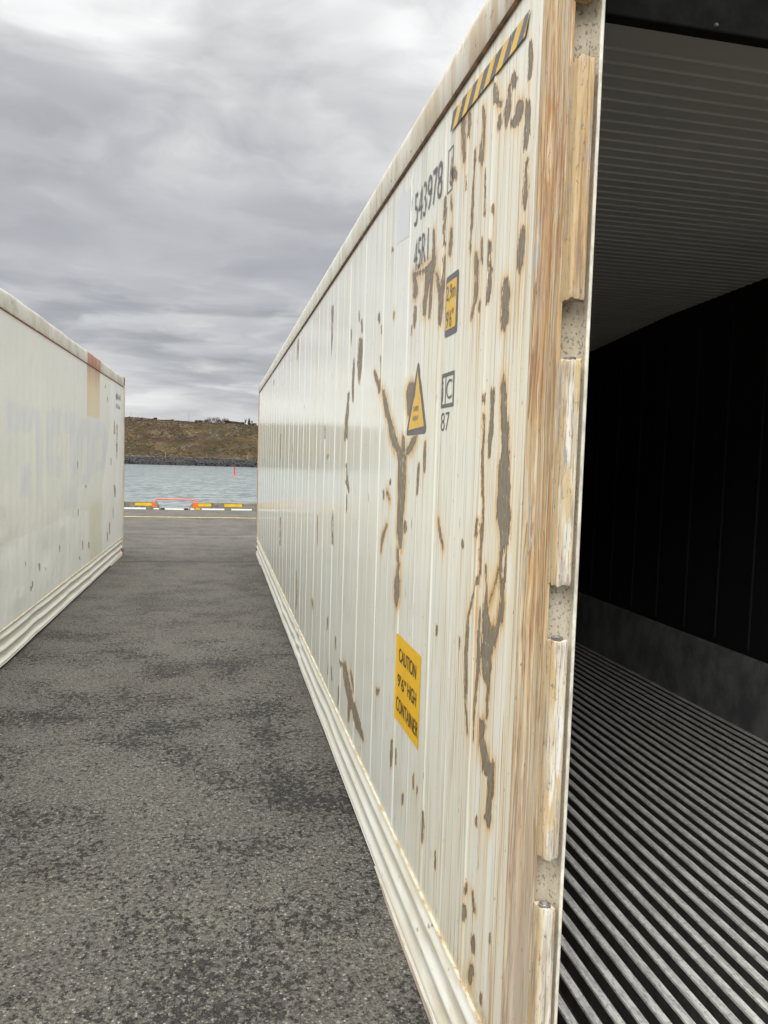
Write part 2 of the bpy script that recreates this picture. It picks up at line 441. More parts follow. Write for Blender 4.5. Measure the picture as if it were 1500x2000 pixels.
def m_lug(n, b):
    o = n.obj(); x, y, z = n.xyz(o)
    bl = n.noise(n.vmul(o, (70, 70, 5)), 1.0, 5, .66)
    s2 = n.noise(n.vmul(o, (190, 190, 6)), 1.0, 4, .62)
    big = n.noise(n.vmul(o, (22, 22, 2.4)), 1.7, 4, .62)
    up = n.step(z, 1.80, 2.15)
    col = n.mix(n.step(bl, .42, .58), (.66, .63, .53), (.47, .42, .33))
    col = n.mix(n.mul(n.step(big, .48, .58), .8), col, (.55, .40, .18))
    pale = n.mul(n.step(n.noise(n.vmul(o, (30, 30, 3)), 1.3, 3), .53, .60), n.step(z, 2.0, 1.8, .25, 1.0))
    col = n.mix(n.mul(n.mul(pale, n.step(y, .092, .082)), .9), col, (.74, .72, .65))  # patchy pale paint kept to the front face, painting in its brighter light
    col = n.mix(n.mul(up, n.step(bl, .25, .50, .55, .95)), col, n.mix(n.step(s2, .40, .58), (.54, .38, .17), (.33, .20, .09)))
    side = n.step(x, .010, .002)                                   # outer flank shares the stains of the post
    col = n.mix(n.mul(side, n.step(big, .35, .55, .25, .8)), col, (.50, .36, .18))
    col = n.mix(n.mul(n.step(s2, .54, .60), .75), col, (.27, .20, .14))
    col = n.mix(n.mul(n.step(n.noise(n.vmul(o, (120, 120, 9)), 1.0, 5, .7), .57, .64), .8), col, (.25, .25, .28))
    col = n.mix(n.mul(n.step(n.noise(n.vmul(o, (90, 90, 16)), 1.0, 5, .72), .61, .67), .9), col, (.22, .09, .05))
    col = n.mix(n.mul(n.step(n.noise(n.vmul(o, (90, 90, 40)), 1.5, 4, .65), .62, .68), .6), col, (.06, .05, .045))
    n.put(b.inputs['Base Color'], col); n.put(b.inputs['Roughness'], .5)
    n.put(b.inputs['Normal'], n.bump(n.add(bl, n.mul(s2, .8)), .45, .003))
M_LUG = lambda: material('worn_hinge_paint', m_lug)
def m_groove(n, b):
    o = n.obj()
    v = n.noise(n.vmul(o, (20, 20, 8)), 1.0, 4, .6)
    pit = n.step(n.noise(n.vmul(o, (1, 1, .8)), 190, 3, .55), .575, .64)
    col = n.mix(n.step(v, .35, .65), (.58, .53, .42), (.47, .41, .30))
    col = n.mix(n.mul(pit, .60), col, (.12, .095, .07))
    n.put(b.inputs['Base Color'], col); n.put(b.inputs['Roughness'], .7)
    n.put(b.inputs['Normal'], n.bump(n.mul(pit, -1), .6, .003))
M_GROOVE = lambda: material('pitted_recess_paint', m_groove)
def m_sticker(c1, c2, wear):
    def fn(n, b):
        o = n.obj()
        v = n.noise(n.vmul(o, (1, 10, 4)), 1.0, 5, .6)
        col = n.mix(n.step(v, .3, .7), c1, c2)
        w = n.step(n.noise(n.vmul(o, (1, 60, 22)), 1.0, 5, .65), .72-wear, .75-wear)
        col = n.mix(n.mul(w, .8), col, (.60, .55, .42))
        n.put(b.inputs['Base Color'], col); n.put(b.inputs['Roughness'], .38)
        n.put(b.inputs['Normal'], n.bump(v, .2, .003))
    return fn
M_YEL = lambda: material('yellow_sticker_film', m_sticker((.80, .47, .012), (.74, .42, .012), .02))
M_YELW = lambda: material('faded_yellow_film', m_sticker((.74, .46, .06), (.66, .42, .08), .12))
M_BLK = lambda: material('black_print', m_sticker((.022, .021, .024), (.03, .03, .033), .0))
M_GREYPRINT = lambda: material('faded_black_print', m_sticker((.10, .095, .105), (.14, .13, .135), .03))
def m_ghostpatch(n, b):
    o = n.obj()
    s = n.noise(n.vmul(o, (1, 90, 1.5)), 1.0, 4, .6)
    n.put(b.inputs['Base Color'], n.mix(n.step(s, .4, .6), (.665, .675, .66), (.63, .65, .67)))
    n.put(b.inputs['Roughness'], .3)
M_ERASED = lambda: material('bleached_lettering_patch', m_ghostpatch)

def m_ceiling(n, b):
    o = n.obj()
    v = n.noise(n.vmul(o, (.8, 3, 1)), 1.3, 4, .6)
    n.put(b.inputs['Base Color'], n.mix(n.step(v, .3, .7), CEIL_A, CEIL_B)); n.put(b.inputs['Roughness'], .5)
CEIL_A, CEIL_B = (.43, .42, .39), (.49, .475, .44)
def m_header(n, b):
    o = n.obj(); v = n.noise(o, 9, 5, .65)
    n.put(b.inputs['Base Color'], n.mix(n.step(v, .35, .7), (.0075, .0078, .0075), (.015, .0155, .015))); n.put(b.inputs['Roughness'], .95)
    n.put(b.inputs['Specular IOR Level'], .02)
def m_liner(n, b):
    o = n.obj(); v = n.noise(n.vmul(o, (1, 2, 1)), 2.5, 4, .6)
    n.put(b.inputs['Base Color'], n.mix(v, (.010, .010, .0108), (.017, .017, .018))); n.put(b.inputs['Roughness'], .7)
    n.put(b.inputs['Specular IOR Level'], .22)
def m_bar(n, b):
    o = n.obj()
    v = n.noise(n.vmul(o, (60, 9, 1)), 1.0, 5, .7)
    f = n.noise(n.vmul(o, (1, .6, 1)), 90, 5, .75)
    col = n.mix(n.step(v, .38, .62), (.38, .375, .35), (.62, .615, .58))
    col = n.mix(n.mul(n.step(f, .52, .62), .75), col, (.19, .185, .165))
    col = n.mix(n.mul(n.step(n.noise(o, 70, 2), .68, .72), .7), col, (.68, .68, .65))
    n.put(b.inputs['Base Color'], col); n.put(b.inputs['Metallic'], .1); n.put(b.inputs['Roughness'], .5)
    n.put(b.inputs['Normal'], n.bump(f, .4, .002))
def m_kick(n, b):
    o = n.obj()
    v = n.noise(n.vmul(o, (1, 3, 2)), 2.2, 5, .65)
    sp = n.step(n.noise(o, 80, 3, .6), .64, .70)
    col = n.mix(n.step(v, .36, .68), (.10, .102, .106), (.19, .19, .186))
    col = n.mix(n.mul(sp, n.step(v, .40, .60, .1, .7)), col, (.38, .38, .36))
    n.put(b.inputs['Base Color'], col); n.put(b.inputs['Roughness'], .55); n.put(b.inputs['Normal'], n.bump(v, .3, .005))

# ------------------------------------------------------------------ materials: ground
def m_asphalt(n, b):
    o = n.pos(); x, y, z = n.xyz(o)
    patch = n.noise(o, .75, 4, .6)
    patch2 = n.noise(n.vadd(o, (31, 7, 0)), 2.6, 4, .6)
    tone = n.mix(n.step(patch, .38, .62), (.124, .118, .100), (.090, .085, .075))
    tone = n.mix(n.mul(n.step(n.noise(n.vadd(o, (5, 50, 0)), .55, 3), .54, .68), .6), tone, (.082, .066, .058))
    far = n.step(y, 3.8, 11)
    tone = n.mix(n.mul(far, .75), tone, n.mix(n.step(patch2, .35, .65), (.124, .115, .099), (.102, .095, .084)))
    # stones
    cell = n.new('ShaderNodeTexVoronoi'); n.put(cell.inputs['Vector'], n.vadd(o, n.vmul(n.noise(o, 60, 2, col=True), (.004, .004, 0)))); cell.inputs['Scale'].default_value = 105
    cr = n.xyz(cell.outputs['Color'])[0]; dist = cell.outputs['Distance']
    stone = n.mul(n.step(cr, .55, .95), n.step(dist, .62, .30))
    tone = n.mix(n.mul(stone, .75), tone, (.215, .208, .176))
    c2 = n.new('ShaderNodeTexVoronoi'); n.put(c2.inputs['Vector'], n.vadd(n.vmul(o, (1, .8, 1)), n.vmul(n.noise(o, 45, 2, col=True), (.012, .012, 0)))); c2.inputs['Scale'].default_value = 78
    b2 = n.mul(n.step(n.xyz(c2.outputs['Color'])[0], .90, .93), n.step(c2.outputs['Distance'], .48, .30))
    tone = n.mix(n.mul(b2, .7), tone, (.30, .29, .25))
    brt = n.mul(n.step(n.xyz(cell.outputs['Color'])[1], .93, .95), n.step(dist, .6, .35))
    tone = n.mix(n.mul(brt, .8), tone, (.36, .345, .30))
    tone = n.mix(n.mul(n.step(cr, .42, .05), .7), tone, (.030, .028, .025))
    mott = n.noise(o, 52, 6, .72)
    tone = n.mix(n.mul(n.mul(n.step(mott, .50, .60), n.step(y, 9.0, 3.0, .4, 1.0)), .7), tone, (.028, .025, .0225))
    tone = n.mix(n.mul(n.step(mott, .46, .36), .5), tone, (.165, .158, .134))
    # ravelled pits where binder has gone
    pn = n.noise(n.vmul(o, (1.15, 1.0, 1)), 29, 6, .74)
    pm = n.add(pn, n.mul(n.sub(patch2, .5), .42))
    pm = n.add(pm, n.mul(n.sub(patch, .5), .42))
    pit = n.step(pm, .555, .605)
    pit = n.mul(pit, n.step(y, 9.0, 4.6, .28, 1.0))
    tone = n.mix(n.mul(pit, .78), tone, (.026, .0225, .022))
    p2 = n.add(n.noise(n.vmul(n.vadd(o, (3, 8, 0)), (.8, 1.2, 1)), 15, 5, .66), n.mul(n.sub(patch2, .5), .30))
    p2 = n.mul(n.step(p2, .585, .64), n.mul(n.step(y, 2.5, 4.5), n.step(y, 12.5, 8, .25, 1)))
    tone = n.mix(n.mul(p2, .62), tone, (.030, .028, .025))
    # faint seams of the paving lanes
    wob = n.mul(n.sub(n.noise(o, 3.0, 3), .5), .06)
    sy = n.add(n.sub(y, n.mul(x, .015)), wob)
    seam = n.step(n.m('ABSOLUTE', n.sub(sy, 12.46)), .035, .012)
    tone = n.mix(n.mul(seam, .7), tone, (.03, .028, .026))
    lite = n.mul(n.step(n.m('ABSOLUTE', n.sub(sy, 16.36)), .09, .03), n.step(n.noise(o, 2, 4), .35, .6))
    tone = n.mix(n.mul(lite, .5), tone, (.22, .20, .15))
    dk = n.mul(n.step(n.noise(n.vmul(o, (.7, 3.2, 1)), 1.2, 4, .6), .60, .66), n.step(y, 9, 13))
    tone = n.mix(n.mul(dk, .45), tone, (.05, .047, .042))
    n.put(b.inputs['Base Color'], tone)
    n.put(b.inputs['Roughness'], .82)
    n.put(b.inputs['Specular IOR Level'], .35)
    h = n.add(n.mul(pit, -1.6), n.mul(n.step(dist, .7, .1), .45))
    n.put(b.inputs['Normal'], n.bump(h, 1.0, .009))
def m_water(n, b):
    o = n.pos()
    w1 = n.noise(n.vmul(o, (.55, 1.5, 1)), .55, 5, .6)
    w2 = n.noise(n.vmul(o, (.55, .42, 1)), 2.2, 4, .62)
    n.put(b.inputs['Base Color'], n.mix(n.step(n.add(n.mul(w1, .5), n.mul(w2, .5)), .42, .56), (.085, .115, .118), (.23, .262, .258)))  # light and dark of the ripples painted into the base colour
    n.put(b.inputs['Roughness'], .22); n.put(b.inputs['IOR'], 1.33)
    n.put(b.inputs['Normal'], n.bump(n.add(w1, n.mul(w2, .30)), 1.0, .24))
def m_hill(n, b):
    o = n.pos(); x, y, z = n.xyz(o)
    q = n.vmul(o, (1, .5, 2.2))
    a = n.noise(q, .10, 5, .62); c = n.noise(q, .42, 5, .68); f = n.noise(q, 2.0, 5, .7)
    col = n.mix(n.step(a, .40, .60), (.056, .043, .019), (.096, .066, .029))
    col = n.mix(n.step(c, .47, .60), col, (.040, .032, .018))
    col = n.mix(n.mul(n.step(n.noise(n.vadd(q, (40, 3, 9)), .2, 4), .52, .62), .8), col, (.058, .036, .026))
    rock = n.mul(n.step(n.noise(n.vmul(o, (1, .6, 3)), .9, 5, .7), .52, .60), n.step(n.noise(o, .13, 3), .44, .58))
    col = n.mix(n.mul(rock, .8), col, (.150, .138, .128))
    col = n.mix(n.step(f, .52, .68), col, (.022, .018, .012))
    ter = n.mul(n.step(y, 258, 262), n.step(y, 268, 264))
    col = n.mix(n.mul(ter, .8), col, n.mix(f, (.19, .155, .10), (.12, .095, .055)))
    n.put(b.inputs['Base Color'], col); n.put(b.inputs['Roughness'], .95)
    n.put(b.inputs['Specular IOR Level'], .1)
    n.put(b.inputs['Normal'], n.bump(n.add(c, f), .8, .6))
def m_concrete(n, b):
    o = n.pos()
    v = n.noise(n.vmul(o, (1, 1, 2)), 4, 5, .68)
    s = n.noise(n.vmul(o, (6, 6, 1)), 1.5, 4, .6)
    col = n.mix(n.step(v, .35, .65), (.145, .135, .105), (.225, .21, .17))
    col = n.mix(n.mul(n.step(s, .5, .66), .6), col, (.075, .068, .05))
    n.put(b.inputs['Base Color'], col); n.put(b.inputs['Roughness'], .9); n.put(b.inputs['Normal'], n.bump(v, .4, .02))

# ================================================================== GROUND AND SETTING
QY = lambda x: 24.02+.040*(x+1.0)          # front foot of the quay kerb
def build_ground():
    mb = MB()
    xs = [-400, 400]; back = -400
    mb.face([(-400, back, 0), (400, back, 0), (400, QY(400)+.42, 0), (-400, QY(-400)+.42, 0)])
    o = mb.build('quay_pavement', material('asphalt', m_asphalt)); tag(o, kind='structure')
    mb = MB()
    y0, y1 = QY(-400)+.42, QY(400)+.42
    mb.loft([[(-400, y0, -6), (-400, y0+.35, -6), (-400, y0+.35, -.006), (-400, y0, -.006)],
             [(400, y1, -6), (400, y1+.35, -6), (400, y1+.35, -.006), (400, y1, -.006)]])
    o = mb.build('quay_wall', material('concrete', m_concrete)); tag(o, kind='structure')
    mb = MB()
    mb.face([(-6000, -20, -2.2), (6000, -20, -2.2), (6000, 9000, -2.2), (-6000, 9000, -2.2)])
    # only seaward of the quay: start behind the wall face
    mb.v = [(-6000, 14, -2.2), (6000, 48, -2.2), (6000, 9000, -2.2), (-6000, 9000, -2.2)]
    mb.v[0] = (-400, QY(-400)+.6, -2.2); mb.v[1] = (400, QY(400)+.6, -2.2)
    o = mb.build('harbour_water', material('sea_water', m_water)); tag(o, kind='structure')
    mb = MB()
    mb.box(-60, 60, -.05, .05, .0, .004)
    mb.v = [(x, y+21.2+.016*x, z+.0005) for x, y, z in mb.v]
    o = mb.build('road_marking', simple('yellow_road_paint', (.55, .42, .17), .8, .3, 9)); tag(o, 'long thin pale yellow line painted across the quay', 'road marking', kind='structure')
build_ground()

def hill_z(x, y):
    """height of the far shore above the quay, in metres"""
    r = random.Random
    s = min(1, max(0, (y-266)/50))
    top = 14.9-.022*(x+36)-.0009*max(0, x+5)**2 if x > -36 else 14.9
    top = max(top, 9)
    e = s*s*(3-2*s)*.55+.45*s
    return .35+(top-.35)*e
def relief(x, y):
    from mathutils import noise as mn
    z = hill_z(x, min(y, 318)); s = min(1, max(0, (y-264)/10)); q = 1-.6*min(1, max(0, (y-300)/18))
    z += s*q*(mn.fractal(Vector((x*.09, y*.09, 0)), 1.0, 2.1, 5)*.75 + mn.noise(Vector((x*.03, y*.05, 3)))*.9)
    rk = mn.ridged_multi_fractal(Vector((x*.22, y*.16, 7)), 1.0, 2.0, 4, 1.0, 2.0)
    return z+s*q*max(0, rk-1.0)*.55
def build_far_shore():
    from mathutils import noise as mn
    xs = np.concatenate([np.linspace(-420, -95, 30), np.arange(-90, 71, .7), np.linspace(76, 420, 30)])
    ys = np.concatenate([np.arange(261, 330, .75), np.linspace(333, 700, 14)])
    V = []
    for y in ys:
        for x in xs:
            z = relief(x, min(y, 330))
            if y > 330: z -= (y-330)*.01
            V.append((x, y, z))
    nx = len(xs); Fc = [(j*nx+i, j*nx+i+1, (j+1)*nx+i+1, (j+1)*nx+i) for j in range(len(ys)-1) for i in range(nx-1)]
    me = bpy.data.meshes.new('hillside'); me.from_pydata(V, [], Fc)
    for p in me.polygons: p.use_smooth = True
    me.materials.append(material('heath_and_rock', m_hill))
    o = bpy.data.objects.new('hillside', me); COL.objects.link(o); tag(o, kind='structure')
    # ground under the rock armour
    mb = MB(); mb.face([(-420, 256.4, -3), (420, 256.4, -3), (420, 261.2, .30), (-420, 261.2, .30)])
    mb.face([(-420, 261.2, .30), (420, 261.2, .30), (420, 262, .2), (-420, 262, .2)])
    o = mb.build('shore_bank', simple('dark_wet_gravel', (.010, .0098, .0095), .9, .3, 2)); tag(o, kind='structure')
    # rock armour: uncountable dark boulders
    r = random.Random(3); V = []; Fc = []
    ico = bmesh.new(); bmesh.ops.create_icosphere(ico, subdivisions=1, radius=1)
    iv = [v.co.copy() for v in ico.verts]; ifc = [[v.index for v in f.verts] for f in ico.faces]; ico.free()
    mi = []
    for k in range(4200):
        t = r.random(); x = r.uniform(-75, 55); y = 256.7+4.6*t; z = -2.3+2.55*t
        s = r.uniform(.22, .55)
        rot = Matrix.Rotation(r.uniform(0, 6.3), 3, 'Z') @ Matrix.Rotation(r.uniform(0, 6.3), 3, 'X')
        sc = Vector((r.uniform(.8, 1.4), r.uniform(.7, 1.1), r.uniform(.6, .9)))
        b0 = len(V)
        for v in iv:
            q = rot @ Vector((v.x*sc.x, v.y*sc.y, v.z*sc.z)) * s * r.uniform(.8, 1.15)
            V.append((x+q.x, y+q.y, z+q.z))
        for f in ifc: Fc.append([b0+i for i in f])
        m_ = 0 if t < .38 else (1 if r.random() < .6 else 2)
        mi += [m_]*len(ifc)
    me = bpy.data.meshes.new('rock_armour'); me.from_pydata(V, [], Fc)
    for m in (simple('wet_black_rock', (.010, .0098, .0098), .7, .4, 3), simple('dark_basalt', (.024, .0235, .023), .85, .4, 3), simple('grey_basalt', (.046, .0455, .045), .9, .35, 3)): me.materials.append(m)
    me.polygons.foreach_set('material_index', mi)
    o = bpy.data.objects.new('rock_armour', me); COL.objects.link(o)
    tag(o, 'dark boulders piled along the far waterline', 'rocks', kind='stuff')
    # heather and grass tufts on the slope
    V = []; Fc = []; mi = []
    for k in range(9000):
        x = r.uniform(-60, 35); y = r.uniform(267, 318); z = relief(x, y)
        if mn.noise(Vector((x*.08, y*.08, 11))) < -.15: continue
        s = r.uniform(.15, .42)
        z0 = z-.12
        b0 = len(V)
        for j in range(5):
            a = r.uniform(0, 6.28); d = r.uniform(.1, .9)*s*1.6
            cx, cy = x+math.cos(a)*d, y+math.sin(a)*d*.5
            h = s*r.uniform(.5, 1.3); w = s*r.uniform(.3, .8)
            t = r.uniform(0, 3.14)
            V += [(cx-w*math.cos(t), cy-w*math.sin(t), z0), (cx+w*math.cos(t), cy+w*math.sin(t), z0+.1), (cx+r.uniform(-.2, .2), cy, z0+h)]
            Fc.append((b0, b0+1, b0+2)); b0 += 3; mi.append(0 if y < 300 and r.random() < .65 else 1)
    me = bpy.data.meshes.new('heath_scrub'); me.from_pydata(V, [], Fc)
    me.materials.append(simple('olive_heath', (.052, .046, .019), .95, .45, 1.5)); me.materials.append(simple('brown_heath', (.058, .040, .027), .95, .45, 1.5))
    me.polygons.foreach_set('material_index', mi)
    o = bpy.data.objects.new('heath_scrub', me); COL.objects.link(o); tag(o, 'low brown and olive heath scrub covering the hillside', 'scrub', kind='stuff')
build_far_shore()

def ground_at(x, y):
    return relief(x, min(y, 318))
def leaf_cloud(mb, c, rad, count, size, r, mi=0):
    for k in range(count):
        while True:
            q = Vector((r.uniform(-1, 1), r.uniform(-1, 1), r.uniform(-1, 1)))
            if q.length < 1: break
        q = Vector((q.x*rad[0], q.y*rad[1], q.z*rad[2]))+Vector(c)
        a = Vector((r.uniform(-1, 1), r.uniform(-1, 1), r.uniform(-1, 1))).normalized()
        b_ = a.cross(Vector((r.uniform(-1, 1), r.uniform(-1, 1), r.uniform(-1, 1)))).normalized()
        s = size*r.uniform(.6, 1.3)
        mb.face([q-a*s, q+b_*s*.6, q+a*s, q-b_*s*.6], mi)
def build_skyline():
    r = random.Random(12)
    red = simple('bare_reddish_twigs', (.085, .048, .040), .95, .35, 2)
    brown = simple('dry_brown_twigs', (.085, .070, .045), .95, .35, 2)
    bark = simple('grey_bark', (.07, .06, .05), .9, .3, 3)
    green = simple('dark_conifer_needles', (.030, .040, .026), .9, .4, 3)
    Y = 317
    # (x, height, width, material, label)
    L = [(-10.4, .7, 1.0, brown, 'small pale brown bush on the ridge right of the lattice mast'),
         (-8.9, .8, 1.1, brown, 'second low brown bush on the ridge before the reddish thicket'),
         (-7.0, 1.1, 1.5, brown, 'brown bush at the left foot of the reddish thicket'),
         (-4.9, 1.9, 1.9, red, 'tallest reddish brown bush heading the thicket on the ridge'),
         (-2.9, 1.8, 1.8, red, 'reddish brown bush just right of the tallest one on the ridge'),
         (-1.0, 1.6, 1.8, red, 'reddish bush in the middle of the ridge thicket'),
         (.9, 1.6, 1.7, red, 'reddish bush behind the left end of the low dark roof'),
         (5.9, 1.0, 1.4, red, 'low dark red bush right of the low dark roof'),
         (7.3, .9, 1.2, red, 'low dark red bush under the first bare tree'),
         (11.9, .8, 1.3, brown, 'brown bush right of the dark conifer'),
         (-26.6, .6, 1.0, brown, 'small lone bush on the left part of the ridge'),
         (-20.4, .5, 1.0, brown, 'lone low bush halfway between thin pole and lattice mast')]
    for x, h, w, m, lab in L:
        h *= 1.35; w *= 1.25; z = ground_at(x, Y)-.1
        o = empty('bush', (x, Y, z)); tag(o, lab, 'bush', 'bushes along the far ridge')
        mb = MB()
        for k in range(9):
            a = r.uniform(0, 6.28); mb.tube([(0, 0, 0), (math.cos(a)*w*.3, math.sin(a)*.3, h*.5), (math.cos(a)*w*.5, math.sin(a)*.5, h*r.uniform(.8, 1.05))], [.03, .02, .008], 4)
        mb.build('stem', bark, o)
        mb = MB()
        for k in range(7):
            leaf_cloud(mb, (r.uniform(-.5, .5)*w, r.uniform(-.4, .4), h*r.uniform(.15, .75)), (w*.4, .4, h*.3), 110, .10, r)
        mb.build('crown', m, o)
    # low dark roof among the bushes
    z = ground_at(2.6, Y)+.1
    o = empty('shed', (2.6, Y+3, z-.6)); tag(o, 'low shed with a flat dark roof showing over the ridge', 'shed')
    mb = MB(); mb.box(-2.3, 2.3, -1.5, 1.5, 0, 1.35); mb.build('wall', simple('shed_boards', (.10, .085, .075), .9), o)
    mb = MB(); mb.loft([[(-2.6, -1.8, 1.352), (2.6, -1.8, 1.352), (2.6, -1.8, 1.45), (-2.6, -1.8, 1.75)], [(-2.6, 1.8, 1.352), (2.6, 1.8, 1.352), (2.6, 1.8, 1.45), (-2.6, 1.8, 1.75)]]); mb.build('roof', simple('dark_roof_felt', (.05, .045, .045), .8), o)
    # conifer
    z = ground_at(9.9, Y)-.1
    o = empty('conifer_tree', (9.9, Y, z)); tag(o, 'small dark pointed conifer on the ridge at the right', 'tree')
    mb = MB(); mb.tube([(0, 0, 0), (0, 0, 2.9)], [.09, .02], 6); mb.build('trunk', bark, o)
    mb = MB()
    for k in range(8):
        zz = .35+k*.31; rr = .85*(1-k/8.6)
        for j in range(7):
            a = r.uniform(0, 6.28)
            leaf_cloud(mb, (math.cos(a)*rr*.6, math.sin(a)*rr*.6, zz+r.uniform(-.1, .1)), (rr*.45, rr*.45, .16), 26,   .12, r)
    mb.build('crown', green, o)
    # leafless trees
    for x, h, lab in ((8.5, 2.8, 'bare leafless tree left of the dark conifer on the ridge'), (11.1, 2.2, 'bare leafless tree right of the dark conifer on the ridge')):
        z = ground_at(x, Y)-.1
        o = empty('bare_tree', (x, Y+.5, z)); tag(o, lab, 'tree', 'leafless trees beside the conifer')
        mb = MB(); mb.tube([(0, 0, 0), (.03, 0, h*.4), (0, 0, h*.55)], [.10, .08, .06], 5); mb.build('trunk', bark, o)
        mb = MB()
        for k in range(26):
            a = r.uniform(0, 6.28); s = r.uniform(.12, .45)*h*.6; z0 = h*r.uniform(.25, .55)
            p1 = Vector((math.cos(a)*s*.5, math.sin(a)*s*.5, z0+.25*h*r.uniform(.5, 1)))
            p2 = p1+Vector((math.cos(a)*s*.5, math.sin(a)*s*.4, .25*h*r.uniform(.5, 1.1)))
            mb.tube([(0, 0, z0), p1, p2], [.055, .04, .02], 4)
        mb.build('crown', bark, o)
    # lattice mast and thin pole
    x = -13.6; z = ground_at(x, 318)-.2; H = 18.3-z
    o = empty('radio_mast', (x, 314, z)); tag(o, 'thin grey lattice mast standing on the far ridge', 'mast')
    st = simple('galvanised_steel', (.30, .30, .31), .5, .2, 3)
    mb = MB()
    for k in range(3):
        a = k*2.094; mb.tube([(.16*math.cos(a), .16*math.sin(a), 0), (.10*math.cos(a), .10*math.sin(a), H*.62)], .03, 5)
    for j in range(7):
        for k in range(3):
            a, c = k*2.094, (k+1)*2.094; z0 = H*.62*j/7; z1 = H*.62*(j+1)/7
            mb.tube([(.15*math.cos(a), .15*math.sin(a), z0), (.14*math.cos(c), .14*math.sin(c), z1)], .014, 4)
    mb.build('tower', st, o)
    mb = MB(); mb.tube([(0, 0, H*.6), (0, 0, H)], .035, 6); mb.build('antenna', st, o)
    x = -35.3; z = ground_at(x, 318)-.2
    o = empty('pole', (x, 314, z)); tag(o, 'very thin pole on the ridge above the left container corner', 'pole')
    mb = MB(); mb.tube([(0, 0, 0), (0, 0, 17.0-z)], [.07, .05], 6); mb.build('shaft', st, o)
    mb = MB(); mb.tube([(-.25, 0, 16.6-z), (.25, 0, 16.6-z)], .02, 5); mb.build('crossbar', st, o)
    wood = simple('grey_fence_timber', (.30, .27, .21), .9, .3, 4)
    for x, lab in ((-18.6, 'leftmost grey fence post standing above the boulders'), (-5.4, 'grey fence post above the boulders between the other two'), (7.8, 'rightmost grey fence post above the boulders, near the red buoy')):
        mb = MB(); mb.lathe([(.06, 0), (.055, 1.5), (.03, 1.58)], n=8)
        o = mb.build('fence_post', wood); o.location = (x, 263.5, .25); tag(o, lab, 'post', 'fence posts on the far shore')
build_skyline()

def build_buoy():
    o = empty('channel_buoy', (2.14, 152, -2.2)); tag(o, 'red spar buoy floating near the far boulders', 'buoy')
    red = simple('red_buoy_paint', (.55, .030, .045), .5, .2, 6)
    mb = MB(); mb.lathe([(.20, -.4), (.32, -.2), (.33, .06), (.28, .14), (.16, .22)], n=18); mb.build('float', red, o, 35)
    mb = MB(); mb.lathe([(.16, .2), (.11, .6), (.085, 1.35)], n=14); mb.build('spar', red, o, 35)
    mb = MB(); mb.lathe([(.10, 1.35), (.13, 1.37), (.13, 1.58), (.04, 1.62)], n=14); mb.build('topmark', red, o, 35)
build_buoy()

